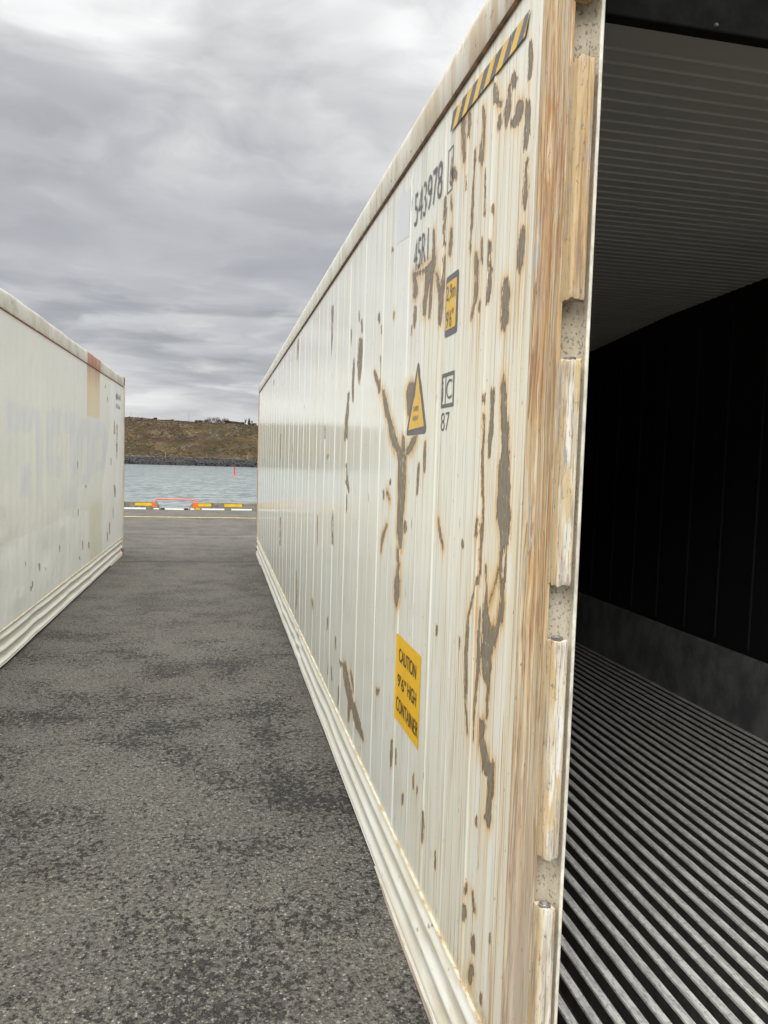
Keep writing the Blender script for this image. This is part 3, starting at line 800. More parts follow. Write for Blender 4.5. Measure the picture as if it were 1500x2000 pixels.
# ================================================================== QUAY EDGE
def build_quay_edge():
    conc = material('concrete', m_concrete)
    yel = simple('yellow_kerb_paint', (.66, .43, .012), .6, .15, 6)
    wht = simple('white_kerb_paint', (.80, .81, .80), .6, .08, 8)
    org = simple('orange_kerb_paint', (.80, .135, .015), .6, .15, 7)
    pink = simple('worn_orange_concrete', (.36, .20, .135), .85, .35, 7)
    def beam(x0, x1, end, lab):
        """kerb beam with one chamfered end at the ladder opening"""
        xm = (x0+x1)/2
        o = empty('kerb_beam', (xm, QY(xm), 0), math.atan(.040)); tag(o, lab, 'kerb')
        a, c = x0-xm, x1-xm
        h, d, ch = .235, .36, .10
        prof = [(0, .0), (0, h-.02), (.02, h), (d-.02, h), (d, h-.02), (d, 0)]
        mb = MB()
        if end > 0:
            mb.loft([[(a, y, z) for y, z in prof], [(c-ch, y, z) for y, z in prof], [(c, y, min(z, .10)) for y, z in prof]])
        else:
            mb.loft([[(a, y, min(z, .10)) for y, z in prof], [(a+ch, y, z) for y, z in prof], [(c, y, z) for y, z in prof]])
        mb.build('beam', conc, o)
        return o, xm
    def panel(o, xm, x0, x1, z0, z1, m, name, t=.004):
        mb = MB(); mb.box(x0-xm, x1-xm, -t, .001, z0, z1); mb.build(name, m, o)
    o, xm = beam(-60, -1.84, 1, 'long concrete kerb left of the orange rail')
    panel(o, xm, -2.53, -2.06, .11, .197, yel, 'yellow_panel')
    panel(o, xm, -2.06, -1.965, .07, .215, org, 'orange_panel', .005)
    panel(o, xm, -1.962, -1.90, .055, .19, pink, 'orange_wash', .003)
    panel(o, xm, -3.45, -2.22, .004, .052, wht, 'white_strip'); panel(o, xm, -2.0, -1.845, .004, .042, wht, 'white_strip')
    for k in range(4): panel(o, xm, -4.2-1.35*k, -3.7-1.35*k, .11, .197, yel, 'yellow_panel'); panel(o, xm, -4.5-1.35*k, -3.6-1.35*k, .004, .052, wht, 'white_strip')
    o, xm = beam(-1.00, 60, -1, 'long concrete kerb right of the orange rail')
    panel(o, xm, -.90, -.75, .07, .215, org, 'orange_panel', .005)
    panel(o, xm, -.985, -.905, .055, .10, pink, 'orange_wash', .003)
    panel(o, xm, -.75, -.36, .11, .197, yel, 'yellow_panel'); panel(o, xm, .03, .56, .105, .195, yel, 'yellow_panel')
    panel(o, xm, -.985, -.86, .004, .044, wht, 'white_strip'); panel(o, xm, -.64, .03, .004, .05, wht, 'white_strip'); panel(o, xm, .24, .86, .004, .05, wht, 'white_strip')
    panel(o, xm, -.83, -.70, .004, .064, yel, 'yellow_wash', .003)
    for k in range(4): panel(o, xm, 1.3+1.2*k, 1.8+1.2*k, .105, .195, yel, 'yellow_panel'); panel(o, xm, 1.15+1.2*k, 1.95+1.2*k, .004, .05, wht, 'white_strip')
    # orange hoop over the ladder opening
    o = empty('ladder_rail', (-1.41, QY(-1.41)+.30, 0)); tag(o, 'orange tubular hand rail bridging the gap between the kerbs', 'rail')
    rm = simple('orange_rail_paint', (.72, .075, .028), .45, .15, 10)
    mb = MB(); mb.tube([(-.62, -.06, .20), (-.60, -.04, .262), (-.54, 0, .292), (0, 0, .290), (.54, 0, .286), (.60, -.02, .258), (.68, -.04, .236)], .017, 10); mb.build('hoop', rm, o, 40)
    for s in (-1, 1):
        mb = MB(); mb.tube([(s*.30, .18, -.06), (s*.30, .19, -2.6)], .02, 8); mb.build('ladder_stringer', rm, o, 40)
    mb = MB()
    for k in range(8): mb = MB(); mb.tube([(-.30, .18, -.2-.3*k), (.30, .18, -.2-.3*k)], .014, 6); mb.build('rung', rm, o)
    o = empty('ladder_sill', (-1.42, QY(-1.42), 0)); tag(o, 'low white sill closing the gap under the orange rail', 'sill')
    mb = MB(); mb.box(-.40, .40, -.02, .10, 0, .022); mb.build('bar', wht, o)
    blk = simple('black_rubber', (.02, .02, .02), .7)
    for s in (-1, 1):
        mb = MB(); mb.box(s*.34-.06, s*.34+.06, -.045, .0, 0.0, .05); mb.build('rubber_block', blk, o, bevel=.008)
build_quay_edge()

# traced bare-metal patches, wall coordinates in millimetres (along, up)
CHIPS = [[571,2644,576,2631,564,2609,548,2596,530,2578,512,2571,504,2577,532,2596,532,2612,553,2635],[436,2614,447,2604,440,2583,418,2573,411,2587,425,2609],[465,2600,467,2577,488,2550,484,2529,474,2507,467,2504,454,2517,446,2533,444,2567,458,2597],[391,2536,410,2526,416,2509,440,2503,438,2494,415,2484,389,2482,372,2491,361,2504,369,2527],[349,2514,350,2493,350,2455,351,2426,348,2409,334,2404,324,2416,320,2443,320,2480,334,2508],[336,2633,344,2608,342,2574,340,2554,333,2552,321,2564,320,2596,327,2629],[651,2628,642,2594,646,2561,662,2537,668,2504,656,2486,645,2482,634,2491,626,2523,632,2555,628,2588,637,2622],[839,2674,833,2625,825,2584,811,2558,802,2545,794,2542,788,2550,796,2573,800,2612,803,2660],[769,2664,774,2634,773,2602,761,2597,752,2625,756,2659],[523,2555,534,2541,528,2522,520,2519,504,2529,511,2550],[337,2383,336,2357,335,2323,341,2291,336,2273,326,2270,319,2284,314,2316,325,2353,321,2377],[706,2544,709,2496,716,2422,718,2359,721,2309,722,2273,710,2270,709,2306,700,2354,702,2417,698,2492,698,2541],[776,2492,775,2459,764,2456,768,2489],[924,2569,927,2553,898,2529,870,2519,864,2531,888,2557],[984,2502,989,2468,981,2420,981,2358,962,2354,971,2417,963,2460,969,2497],[918,2486,908,2444,898,2440,909,2483],[917,2389,923,2348,924,2319,899,2313,887,2339,896,2383],[1111,2440,1106,2402,1108,2348,1117,2307,1075,2298,1083,2342,1081,2395,1095,2436],[351,2232,358,2205,362,2176,359,2152,349,2140,340,2138,328,2145,322,2166,323,2196,330,2226],[618,2455,613,2402,607,2344,600,2342,606,2400,613,2453],[620,2287,614,2246,607,2245,614,2285],[550,2344,549,2331,533,2326,535,2339],[1097,2362,1119,2343,1195,2338,1263,2346,1347,2359,1362,2355,1297,2341,1204,2327,1128,2315,1067,2309,1069,2331,1068,2354],[1183,2327,1185,2294,1195,2252,1211,2221,1200,2191,1169,2185,1157,2211,1150,2243,1128,2282,1117,2313],[1364,2357,1350,2324,1344,2299,1346,2273,1301,2264,1281,2286,1301,2313,1329,2349],[1331,2238,1336,2197,1329,2166,1309,2163,1291,2189,1297,2231],[1124,2314,1125,2271,1132,2218,1126,2167,1109,2164,1098,2211,1095,2264,1090,2306],[1061,2294,1044,2269,1033,2246,1017,2222,978,2214,1006,2240,1020,2264,1041,2290],[973,2321,971,2300,976,2270,993,2233,1015,2221,1017,2190,1016,2153,1002,2120,983,2117,970,2145,963,2180,965,2211,952,2224,957,2266,958,2297,962,2318],[1363,2181,1364,2151,1349,2148,1348,2178],[674,2259,676,2235,665,2201,665,2165,665,2133,680,2114,686,2090,668,2087,665,2111,642,2129,636,2159,639,2195,638,2226,648,2253],[565,2264,562,2242,562,2216,547,2187,553,2146,558,2104,548,2102,532,2142,534,2184,552,2214,544,2237,547,2259],[621,2279,619,2252,617,2221,607,2218,609,2249,613,2276],[624,2126,627,2102,615,2100,613,2123],[443,2139,456,2122,454,2105,451,2080,449,2048,445,2022,424,2018,404,2040,409,2073,396,2094,409,2112,415,2133],[1727,2539,1726,2532,1700,2526,1701,2533],[1669,2276,1659,2255,1641,2252,1638,2271],[1916,2036,1896,1997,1853,1993,1865,2031],[1831,1986,1808,1942,1759,1883,1702,1847,1666,1798,1599,1757,1527,1730,1504,1711,1493,1666,1497,1614,1483,1537,1482,1486,1487,1440,1459,1404,1438,1375,1411,1378,1394,1411,1394,1449,1394,1493,1380,1544,1372,1619,1379,1668,1379,1711,1432,1730,1494,1755,1557,1795,1626,1844,1674,1879,1740,1938,1797,1983],[1448,1786,1451,1730,1392,1730,1410,1785],[1264,1785,1318,1765,1365,1742,1396,1720,1354,1720,1290,1741,1245,1764,1231,1784],[1363,1976,1397,1961,1400,1939,1395,1902,1372,1867,1336,1865,1293,1896,1283,1931,1291,1952,1303,1971],[561,1876,565,1855,550,1854,551,1875],[553,1823,551,1780,549,1745,549,1692,548,1644,536,1596,534,1553,527,1553,524,1597,534,1644,539,1692,541,1745,538,1779,542,1823],[500,1884,502,1855,503,1817,508,1778,510,1744,508,1714,498,1714,490,1744,480,1778,481,1816,482,1853,485,1883],[423,1912,433,1883,428,1850,421,1817,417,1784,411,1755,415,1723,427,1690,425,1645,431,1611,426,1570,406,1530,389,1512,397,1496,396,1457,388,1417,380,1394,383,1369,385,1339,383,1319,365,1323,359,1345,354,1374,362,1397,377,1419,383,1459,382,1498,345,1517,340,1537,341,1577,348,1616,347,1648,364,1691,366,1723,373,1755,377,1783,387,1815,399,1848,406,1880,418,1912],[1129,1762,1132,1718,1128,1667,1110,1667,1106,1718,1112,1762],[1199,1689,1212,1630,1211,1584,1198,1584,1182,1631,1178,1689],[1374,1476,1386,1453,1379,1438,1348,1441,1329,1458,1348,1478],[1476,1364,1478,1337,1447,1316,1471,1280,1501,1230,1495,1185,1470,1151,1426,1160,1406,1201,1407,1245,1421,1288,1420,1320,1429,1344,1449,1367],[1682,1436,1751,1387,1771,1357,1771,1321,1754,1323,1744,1360,1705,1392,1656,1438],[941,1521,923,1494,911,1469,877,1441,868,1442,889,1471,909,1495,932,1522],[694,1480,695,1468,677,1470,679,1481],[580,1551,585,1535,586,1508,561,1510,563,1537,550,1553],[540,1543,541,1517,539,1490,542,1459,540,1424,549,1387,542,1388,530,1425,534,1460,528,1492,522,1519,522,1545],[351,1556,361,1507,364,1446,368,1408,359,1410,353,1447,355,1507,343,1557],[531,1327,528,1283,531,1238,537,1183,533,1152,538,1105,541,1036,537,973,531,976,533,1039,528,1108,510,1159,508,1190,513,1242,513,1287,520,1330],[496,1439,488,1388,493,1361,500,1329,499,1294,497,1255,501,1219,492,1186,482,1162,450,1145,451,1110,446,1068,436,1072,434,1116,431,1151,433,1176,426,1204,429,1237,431,1271,442,1306,468,1335,475,1364,478,1390,486,1440],[385,1360,395,1325,424,1298,433,1270,444,1237,420,1243,398,1278,383,1307,371,1330,372,1363],[624,1286,629,1243,632,1195,630,1148,624,1103,619,1057,602,1016,588,973,580,976,593,1018,607,1061,604,1109,604,1155,606,1201,609,1247,612,1288],[562,1385,591,1334,616,1290,609,1291,585,1335,556,1385],[404,1444,433,1389,471,1335,465,1336,429,1390,400,1444],[914,1194,916,1167,898,1171,899,1197],[686,1210,683,1182,673,1185,674,1213],[489,1043,490,1027,486,1001,482,976,471,954,451,948,422,960,422,973,437,993,463,1010,453,1040,457,1054],[1476,626,1481,557,1474,526,1451,535,1441,572,1448,636],[1404,620,1397,564,1380,570,1383,628],[453,969,447,955,459,932,443,925,427,928,413,933,407,940,400,956,411,969,432,978],[417,962,417,927,415,898,416,867,419,839,427,818,404,807,393,813,385,838,391,852,388,880,380,913,378,944,378,978],[1139,629,1136,588,1118,596,1121,636],[1283,499,1276,468,1256,477,1253,512],[1083,611,1080,592,1069,597,1070,616],[1000,565,1001,524,993,494,988,468,978,473,976,502,973,538,983,572],[845,513,842,461,832,467,835,519],[497,785,496,765,485,770,486,790],[557,569,556,547,532,561,538,580],[562,511,564,488,562,472,546,482,537,505,548,519],[501,586,495,562,486,540,470,549,480,571,493,591],[491,472,489,450,479,434,463,444,466,465,476,481],[493,389,501,363,502,348,486,345,476,352,471,369,462,389,475,402],[410,367,407,349,398,356,398,375],[365,552,362,536,355,540,358,556],[2641,617,2622,560,2582,523,2524,500,2450,469,2453,415,2445,368,2408,381,2394,435,2340,504,2359,550,2427,569,2480,600,2559,638],[2370,501,2348,482,2332,455,2274,437,2227,415,2124,421,2038,419,2008,430,2043,450,2078,467,2141,482,2195,501,2243,516,2299,524],[2766,597,2723,584,2656,602,2732,606],[2418,631,2370,598,2320,562,2292,571,2328,611,2381,641],[3275,724,3279,656,3225,668,3231,734],[4086,684,4046,641,3973,655,4012,698],[2784,442,2791,346,2760,356,2753,451],[1779,735,1771,718,1726,732,1713,755],[2948,682,2927,628,2894,637,2911,691],[3192,453,3199,404,3168,413,3160,462],[3060,489,3039,419,3010,427,3035,496],[5222,705,5156,539,5167,416,5103,429,5082,552,5157,714],[3174,1382,3182,1336,3204,1280,3155,1216,3129,1200,3103,1203,3094,1223,3121,1288,3130,1340,3133,1385],[1679,1439,1725,1398,1759,1374,1772,1324,1759,1326,1734,1376,1700,1401,1660,1441],[3882,1295,3859,1157,3811,1162,3841,1298],[3439,2624,3406,2502,3402,2417,3403,2332,3369,2327,3357,2410,3339,2491,3338,2605],[2420,2283,2442,2243,2449,2175,2430,2117,2404,2065,2375,2062,2344,2108,2329,2161,2322,2227,2336,2271],[2572,2202,2586,2146,2605,2069,2565,1988,2534,1986,2543,2064,2532,2140,2542,2199],[2708,2038,2742,1987,2783,1928,2808,1874,2806,1805,2745,1804,2706,1870,2681,1923,2675,1982,2667,2035],[2735,1871,2725,1810,2691,1809,2693,1870],[2033,2088,2009,2060,1968,2032,1923,2006,1912,1983,1890,1982,1858,2001,1902,2026,1952,2055,1993,2084],[1891,2132,1876,2050,1860,2049,1875,2130],[1962,2326,1970,2306,1953,2287,1920,2281,1920,2297,1929,2320],[1896,2261,1890,2233,1873,2231,1880,2259],[2385,2370,2373,2313,2338,2308,2350,2364],[2673,2365,2669,2293,2645,2289,2649,2362],[2452,2418,2445,2374,2423,2370,2430,2414],[2710,1668,2703,1627,2710,1566,2617,1529,2585,1531,2619,1569,2661,1628,2685,1668],[2686,1499,2673,1418,2640,1421,2653,1501],[5533,2720,5550,2644,5578,2569,5417,2550,5412,2626,5418,2703],[1767,1569,1753,1543,1729,1545,1732,1571],[1690,1570,1630,1540,1618,1541,1662,1572],[1640,1621,1635,1603,1617,1604,1617,1621],[3488,1698,3405,1718,3348,1718,3430,1698],[7241,1933,7267,1792,7254,1679,7146,1680,7123,1791,7116,1930],[7043,1030,7013,754,6893,768,6940,1038],[3882,1295,3852,1123,3805,1128,3841,1298],[3601,1902,3603,1828,3566,1828,3570,1901],[5837,1804,5778,1663,5703,1664,5761,1804],[8558,2648,8546,2607,8405,2594,8417,2635]]
LEFT_CHIPS = [[-6343,747,-6322,749,-6300,730,-6305,691,-6330,700],[-5851,658,-5818,661,-5784,632,-5791,577,-5831,591],[-5580,583,-5558,584,-5536,568,-5540,540,-5567,548],[-6106,531,-6075,532,-6044,509,-6051,469,-6088,482],[-6171,499,-6137,499,-6103,478,-6110,445,-6151,458],[-6374,442,-6352,441,-6331,429,-6335,410,-6361,417],[-6597,535,-6580,534,-6563,525,-6567,510,-6587,516],[-4980,718,-4949,722,-4917,698,-4923,651,-4961,662],[-3712,631,-3677,640,-3641,597,-3646,506,-3689,524],[-3319,571,-3266,575,-3212,540,-3221,474,-3286,492],[-3920,471,-3879,471,-3839,450,-3846,415,-3895,427],[-4042,1575,-4004,1584,-3964,1554,-3971,1485,-4018,1495],[-3534,1282,-3476,1284,-3417,1271,-3428,1245,-3498,1252],[-1510,1601,-1457,1613,-1402,1575,-1409,1486,-1474,1499],[-1154,1185,-1041,1200,-922,1136,-939,996,-1079,1024],[-3988,1027,-3955,1035,-3922,1002,-3927,932,-3967,945],[-2051,2611,-2003,2621,-1954,2607,-1963,2565,-2021,2566],[-1850,2459,-1801,2472,-1750,2448,-1757,2383,-1818,2388],[-930,1820,-860,1836,-787,1792,-796,1687,-882,1701],[-896,2106,-850,2127,-800,2069,-803,1929,-860,1948],[-1032,2551,-941,2568,-846,2545,-861,2475,-974,2477],[-969,2418,-888,2432,-804,2412,-818,2353,-917,2356],[-1578,663,-1526,678,-1470,616,-1476,481,-1540,507],[-1779,543,-1729,554,-1676,502,-1682,392,-1744,414],[-1252,864,-1208,880,-1161,818,-1164,680,-1218,704]]
GHOST = [[-6908,2069,-5814,2062,-5744,1831,-5952,1825,-6018,1977,-6148,1844,-6911,1823],[-5951,1850,-5726,1856,-5726,1177,-5953,1192],[-5561,2033,-5329,2094,-4910,2104,-4908,1837,-5268,1829,-5267,1654,-4906,1645,-4927,1409,-5406,1441,-5560,1532],[-4774,2083,-4079,2110,-4069,1436,-4432,1344,-4438,1873,-4773,1883],[-3912,1992,-3743,2074,-2490,2113,-2019,2064,-1806,1942,-1791,1551,-2159,1434,-3039,1411,-3300,1304,-4066,1279,-4075,1841],[-4813,1310,-4066,1279,-4062,1027,-4811,1079],[-6483,1570,-6149,1566,-6150,1285,-6485,1303],[-7065,1265,-6892,1253,-6893,1146,-7066,1160]]
GHOST_HOLES = [[-3650,1839,-3407,1867,-3430,1476,-3730,1406],[-2774,1845,-2213,1869,-2243,1568,-2730,1547]]
# ================================================================== CONTAINERS
CL, CW, CH = 12.192, 2.438, 2.896
RIB0, RIBP = 1.422, .4315
def rib(y):
    """pressed vertical beads of the side sheet: outward height"""
    y = np.asarray(y, float)
    d = np.abs((y-RIB0+RIBP/2) % RIBP-RIBP/2)
    d2 = np.abs((y-RIB0) % RIBP-RIBP/2)
    a = np.where(d < .016, .5+.5*np.cos(np.pi*d/.016), 0)*.0034
    c = np.where(d2 < .011, .5+.5*np.cos(np.pi*d2/.011), 0)*.0011
    return a+c
def sheet_cols(y0, y1, near):
    cols = []; y = y0
    while y < y1:
        cols.append(y)
        y += near(y)
    cols.append(y1)
    k = int((y0-RIB0)/(RIBP/2))-1
    while True:
        c = RIB0+k*RIBP/2; k += 1
        if c > y1-.03: break
        if c < y0+.03: continue
        for q in (-.016, -.011, -.006, 0, .006, .011, .016): cols.append(c+q)
    cols = np.unique(np.round(np.array(cols), 4))
    return cols
def text_mesh(body, y_left, y_right, z0, z1, off, mat, parent, name='lettering', sgn=-1, wobble=None, grow=.0):
    """lettering on a side sheet: fits the glyphs of `body` in the given box of the wall"""
    cu = bpy.data.curves.new('t', 'FONT'); cu.body = body; cu.size = 1; cu.resolution_u = 6; cu.offset = grow
    to = bpy.data.objects.new('t', cu); COL.objects.link(to)
    bpy.context.view_layer.update()
    me = bpy.data.meshes.new_from_object(to.evaluated_get(bpy.context.evaluated_depsgraph_get()))
    bpy.data.objects.remove(to); bpy.data.curves.remove(cu)
    co = np.zeros(len(me.vertices)*3); me.vertices.foreach_get('co', co); co = co.reshape(-1, 3)
    u = (co[:, 0]-co[:, 0].min())/(np.ptp(co[:, 0])+1e-9); v = (co[:, 1]-co[:, 1].min())/(np.ptp(co[:, 1])+1e-9)
    y = y_left+(y_right-y_left)*u; z = z0+(z1-z0)*v
    x = sgn*(rib(y)+off)
    me.vertices.foreach_set('co', np.stack([x, y, z], -1).astype(np.float32).ravel())
    me.materials.clear(); me.materials.append(mat); me.update()
    o = bpy.data.objects.new(name, me); COL.objects.link(o); o.parent = parent
    return o
def patch(name, outline, off, mat, parent, sgn=-1, step=.006):
    """thin film of any outline lying on the ribbed sheet"""
    bm = bmesh.new()
    vs = [bm.verts.new((0, y, z)) for y, z in outline]; bm.faces.new(vs)
    ys = [y for y, z in outline]; y = math.floor(min(ys)/step)*step
    while y < max(ys):
        g = bm.verts[:]+bm.edges[:]+bm.faces[:]
        bmesh.ops.bisect_plane(bm, geom=g, plane_co=(0, y, 0), plane_no=(0, 1, 0)); y += step
    for v in bm.verts: v.co.x = sgn*(float(rib(v.co.y))+off)
    me = bpy.data.meshes.new(name); bm.to_mesh(me); bm.free(); me.materials.append(mat)
    for p in me.polygons: p.use_smooth = True
    o = bpy.data.objects.new(name, me); COL.objects.link(o); o.parent = parent
    return o
def rrect(y0, y1, z0, z1, r, k=4):
    pts = []
    for cx, cz, a0 in ((y1-r, z1-r, 0), (y0+r, z1-r, 90), (y0+r, z0+r, 180), (y1-r, z0+r, 270)):
        for i in range(k+1):
            a = math.radians(a0+90*i/k); pts.append((cx+r*math.cos(a), cz+r*math.sin(a)))
    return pts
def casting(name, x0, x1, y0, y1, z0, z1, mat, dark, parent):
    """corner casting: block with an oval socket in each outward face"""
    mb = MB()
    def face(o, u, v, w, hh, hw):
        # o centre, u/v half axes, w inward normal
        o, u, v, w = Vector(o), Vector(u), Vector(v), Vector(w)
        n = 24; R = []; S = []; T = []
        for i in range(n):
            a = 2*math.pi*i/n; c, s = math.cos(a), math.sin(a)
            k = 1/max(abs(c), abs(s)); R.append(o+u*c*k+v*s*k)
            un, vn = u.normalized(), v.normalized()
            q = un*hw*c+vn*(hh*s)
            S.append(o+q); T.append(o+q+w*.03)
        mb.loft([R, S], caps=False); mb.loft([S, T], caps=False); mb.face(T, 1)
    cx, cy, cz = (x0+x1)/2, (y0+y1)/2, (z0+z1)/2; hx, hy, hz = (x1-x0)/2, (y1-y0)/2, (z1-z0)/2
    face((x0, cy, cz), (0, hy, 0), (0, 0, hz), (1, 0, 0), .028, .045); face((x1, cy, cz), (0, hy, 0), (0, 0, hz), (-1, 0, 0), .028, .045)
    face((cx, y0, cz), (hx, 0, 0), (0, 0, hz), (0, 1, 0), .028, .045); face((cx, y1, cz), (hx, 0, 0), (0, 0, hz), (0, -1, 0), .028, .045)
    face((cx, cy, z0), (hx, 0, 0), (0, hy, 0), (0, 0, 1), .05, .032); face((cx, cy, z1), (hx, 0, 0), (0, hy, 0), (0, 0, -1), .05, .032)
    return mb.build(name, [mat, dark], parent)

def bottom_rail(parent, y0, y1, sgn, mat, trim, dents):
    prof = []
    for i in range(73):
        z = .300-(.300-.036)*i/72
        k = math.cos(2*math.pi*(z-.240)/.0965)
        x = .011-.017*((k+1)/2)**1.7
        prof.append((x, z))
    prof += [(-.004, .034), (-.006, .031), (-.004, .027), (.055, .028), (.06, .12), (.06, .30)]
    rings = []
    ns = 260
    for i in range(ns+1):
        y = y0+(y1-y0)*i/ns; r = []
        dx = sum(a*math.exp(-((y-c)/w)**2) for a, c, w in dents)
        dz = sum(.4*a*math.exp(-((y-c-.04)/w)**2) for a, c, w in dents)
        for x, z in prof: r.append((sgn*-1*(-(x+dx*math.sin(math.pi*min(1, max(0, (z)/.3))))), y, z+dz*(1 if z > .2 else .5)))
        rings.append(r)
    mb = MB(); mb.loft(rings); mb.build('bottom_rail', mat, parent, 50)
    mb = MB(); rings = []
    r0 = random.Random(5)
    for i in range(ns+1):
        y = y0+(y1-y0)*i/ns
        dx = sum(a*math.exp(-((y-c)/w)**2) for a, c, w in dents)
        j = r0.uniform(-.0016, .0016); e = -.0075+dx*.3
        rings.append([(sgn*e, y, .3045+j), (sgn*(e+.003), y, .3075+j), (sgn*.03, y, .309), (sgn*.03, y, .301), (sgn*(e+.002), y, .3005+j)])
    mb.loft(rings); mb.build('rail_trim', trim, parent, 40)
def ridge_dents(): return [(.012, 4.9, .10), (.008, 5.3, .14), (-.006, 6.4, .2), (.006, 3.2, .25)]

def build_right():
    root = empty('refrigerated_container', (.6547, 1.3457, 0), .0060)
    tag(root, 'open white shipping container with peeling scarred paint and a ribbed metal floor', 'shipping container', 'white containers on the quay')
    rail, brail, trim, post = M_RAIL(), M_BRAIL(), M_TRIM(), M_POST()
    dark = simple('black_recess', (.015, .014, .013), .9)
    # ---- side sheet seen in the photo
    def near(y): return .0052 if y < 1.5 else min(.05, .0052+(y-1.5)*.0042)
    ys = sheet_cols(.262, 11.98, near); zs = np.arange(.30, 2.766, .0088)
    Y, Z = np.meshgrid(ys, zs)
    D = np.full(Y.shape, .05); Rm = np.zeros(Y.shape)
    rr = random.Random(4)
    for c in CHIPS:
        P = [(c[i]/1000, c[i+1]/1000) for i in range(0, len(c), 2)]
        py = [q[0] for q in P]; pz = [q[1] for q in P]
        wide = max(py)-min(py)
        thin = .0016+.0012*max(0, np.mean(py)-1.5)
        a0, a1 = np.searchsorted(ys, min(py)-.06), np.searchsorted(ys, max(py)+.06)
        b0, b1 = np.searchsorted(zs, min(pz)-.34), np.searchsorted(zs, max(pz)+.06)
        yy, zz = Y[b0:b1, a0:a1], Z[b0:b1, a0:a1]
        if yy.size == 0: continue
        d = poly_sdf(yy, zz, P)-thin
        if np.mean(py) > 2.3: d = np.maximum(d, -.0065)          # flaked, broken patches
        D[b0:b1, a0:a1] = np.minimum(D[b0:b1, a0:a1], d)
        w = rr.uniform(.5, 1.0) if np.mean(py) < 1.9 else rr.uniform(.1, .5)
        hal = min(.95, .42+4.5*wide)*w*np.exp(-np.clip(d, 0, 1)/(.010+min(.022, .40*wide)))
        # drip under the lowest point
        iz = int(np.argmin(pz)); dy = np.abs(yy-py[iz]); below = np.clip(pz[iz]-zz, 0, 1)
        drip = w*np.exp(-(dy/.0055)**2)*np.exp(-below/.22)*(zz < pz[iz]+.01)
        Rm[b0:b1, a0:a1] = np.maximum(Rm[b0:b1, a0:a1], np.maximum(hal, drip))
    grid_mesh('side_wall', ys, zs, lambda y, z: -rib(y)*np.clip((2.74-z)/.04, 0, 1), M_WALL(), root, {'chip': D, 'rust': Rm}, flip=True)
    # ---- top rail, rusty seam and roof
    mb = MB()
    prof = [(.03, 2.766), (-.006, 2.770), (-.010, 2.778), (-.011, 2.86), (-.008, 2.882), (.002, 2.893), (.02, CH), (.10, CH), (.10, 2.84), (.03, 2.84)]
    ns = 120; rings = []
    r0 = random.Random(8)
    for i in range(ns+1):
        y = .18+(12.01-.18)*i/ns; j = .003*math.sin(y*1.7)+r0.uniform(-.0007, .0007)
        rings.append([(x+j*.5, y, z+(j if z > 2.8 else 0)) for x, z in prof])
    mb.loft(rings); mb.build('top_rail', rail, root, 40)
    mb = MB(); mb.loft([[(-.0085, y, 2.7645), (-.0105, y, 2.7675), (.02, y, 2.768), (.02, y, 2.761), (-.006, y, 2.7612)] for y in np.linspace(.262, 11.98, 60)])
    mb.build('seam', simple('rust_brown_seam', (.20, .115, .065), .8, .4, 20), root)
    mb = MB(); mb.box(.10, CW-.10, .16, CL-.16, 2.852, 2.878); mb.build('roof', rail, root)
    bottom_rail(root, .178, 12.014, 1, brail, trim, ridge_dents())
    # deep plate under the rail beside the corner
    for a, c, d in ((.178, 1.667, 1.44), (12.014, 10.52, 10.75)):
        mb = MB(); mb.loft([[(-.010, a, .0265), (-.010, c, .0265), (-.010, d, .002), (-.010, a, .002)], [(.05, a, .0265), (.05, c, .0265), (.05, d, .002), (.05, a, .002)]])
        mb.build('corner_skirt', simple('rubbed_skirt_paint', (.56, .49, .40), .6, .25, 18, stretch=(1, .5, 2)), root)
    # ---- rear corner post with broken hinge line
    g = []
    c0, R0 = (.015, .085), .034
    for i in range(9):
        a = math.pi*i/8; g.append((.0245-.0235*math.cos(a), .1120+.034*math.sin(a)*(1-.25*i/8)-.014*i/8))
    prof = [(.02, .262), (-.004, .2615), (-.0062, .252), (-.0062, .242), (-.002, .236), (.0015, .231), (-.0015, .224), (-.008, .217), (-.0095, .209), (-.008, .200), (-.003, .196), (-.001, .188), (-.001, .136), (-.0025, .131), (-.0025, .1185), (0.0, .1175)]
    gi0 = len(prof)
    prof += g+[(.0485, .0955), (.0535, .0935), (.0555, .0955), (.0555, .15), (.0755, .155), (.0755, .262)]
    mb = MB(); rings = []
    for k in range(60):
        z = .118+(2.776-.118)*k/59; rings.append([(x, y, z) for x, y in prof])
    mb.loft(rings)
    k = len(prof)
    me_mi = []
    for i in range(59):
        for j in range(k): me_mi.append(1 if gi0 <= j < gi0+8 else (2 if gi0+8 <= j <= gi0+11 else 0))
    mb.mi[:len(me_mi)] = me_mi
    pm = mb.build('corner_post', [post, M_GROOVE(), simple('pale_edge_paint', (.66, .635, .54), .45, .25, 14, stretch=(8, 8, 2))], root, 35)
    tag(pm, 'tan rust stained door post')
    rl = random.Random(21)
    from mathutils import noise as mn
    gaps = [(2.60, 2.481), (2.024, 1.908), (1.461, 1.347), (.894, .784), (.33, .215)]
    tops = [2.76]+[q for a, q in gaps]; bots = [a for a, q in gaps]+[.13]
    x0, x1, y0, y1, rc = -.0012, .0335, .0775, .1165, .0095
    loop = [(x1, y1), (x0, y1), (x0, y1-.014), (x0-.0015, y1-.018), (x0, y1-.022)]
    for i in range(7):
        a = math.radians(180+90*i/6); loop.append((x0+rc+rc*math.cos(a), y0+rc+rc*math.sin(a)))
    loop += [(.012, y0-.001), (.020, y0+.0015), (.026, y0+.001)]
    for i in range(5):
        a = math.radians(270+90*i/4); loop.append((x1-.006+.006*math.cos(a), y0+.006+.006*math.sin(a)))
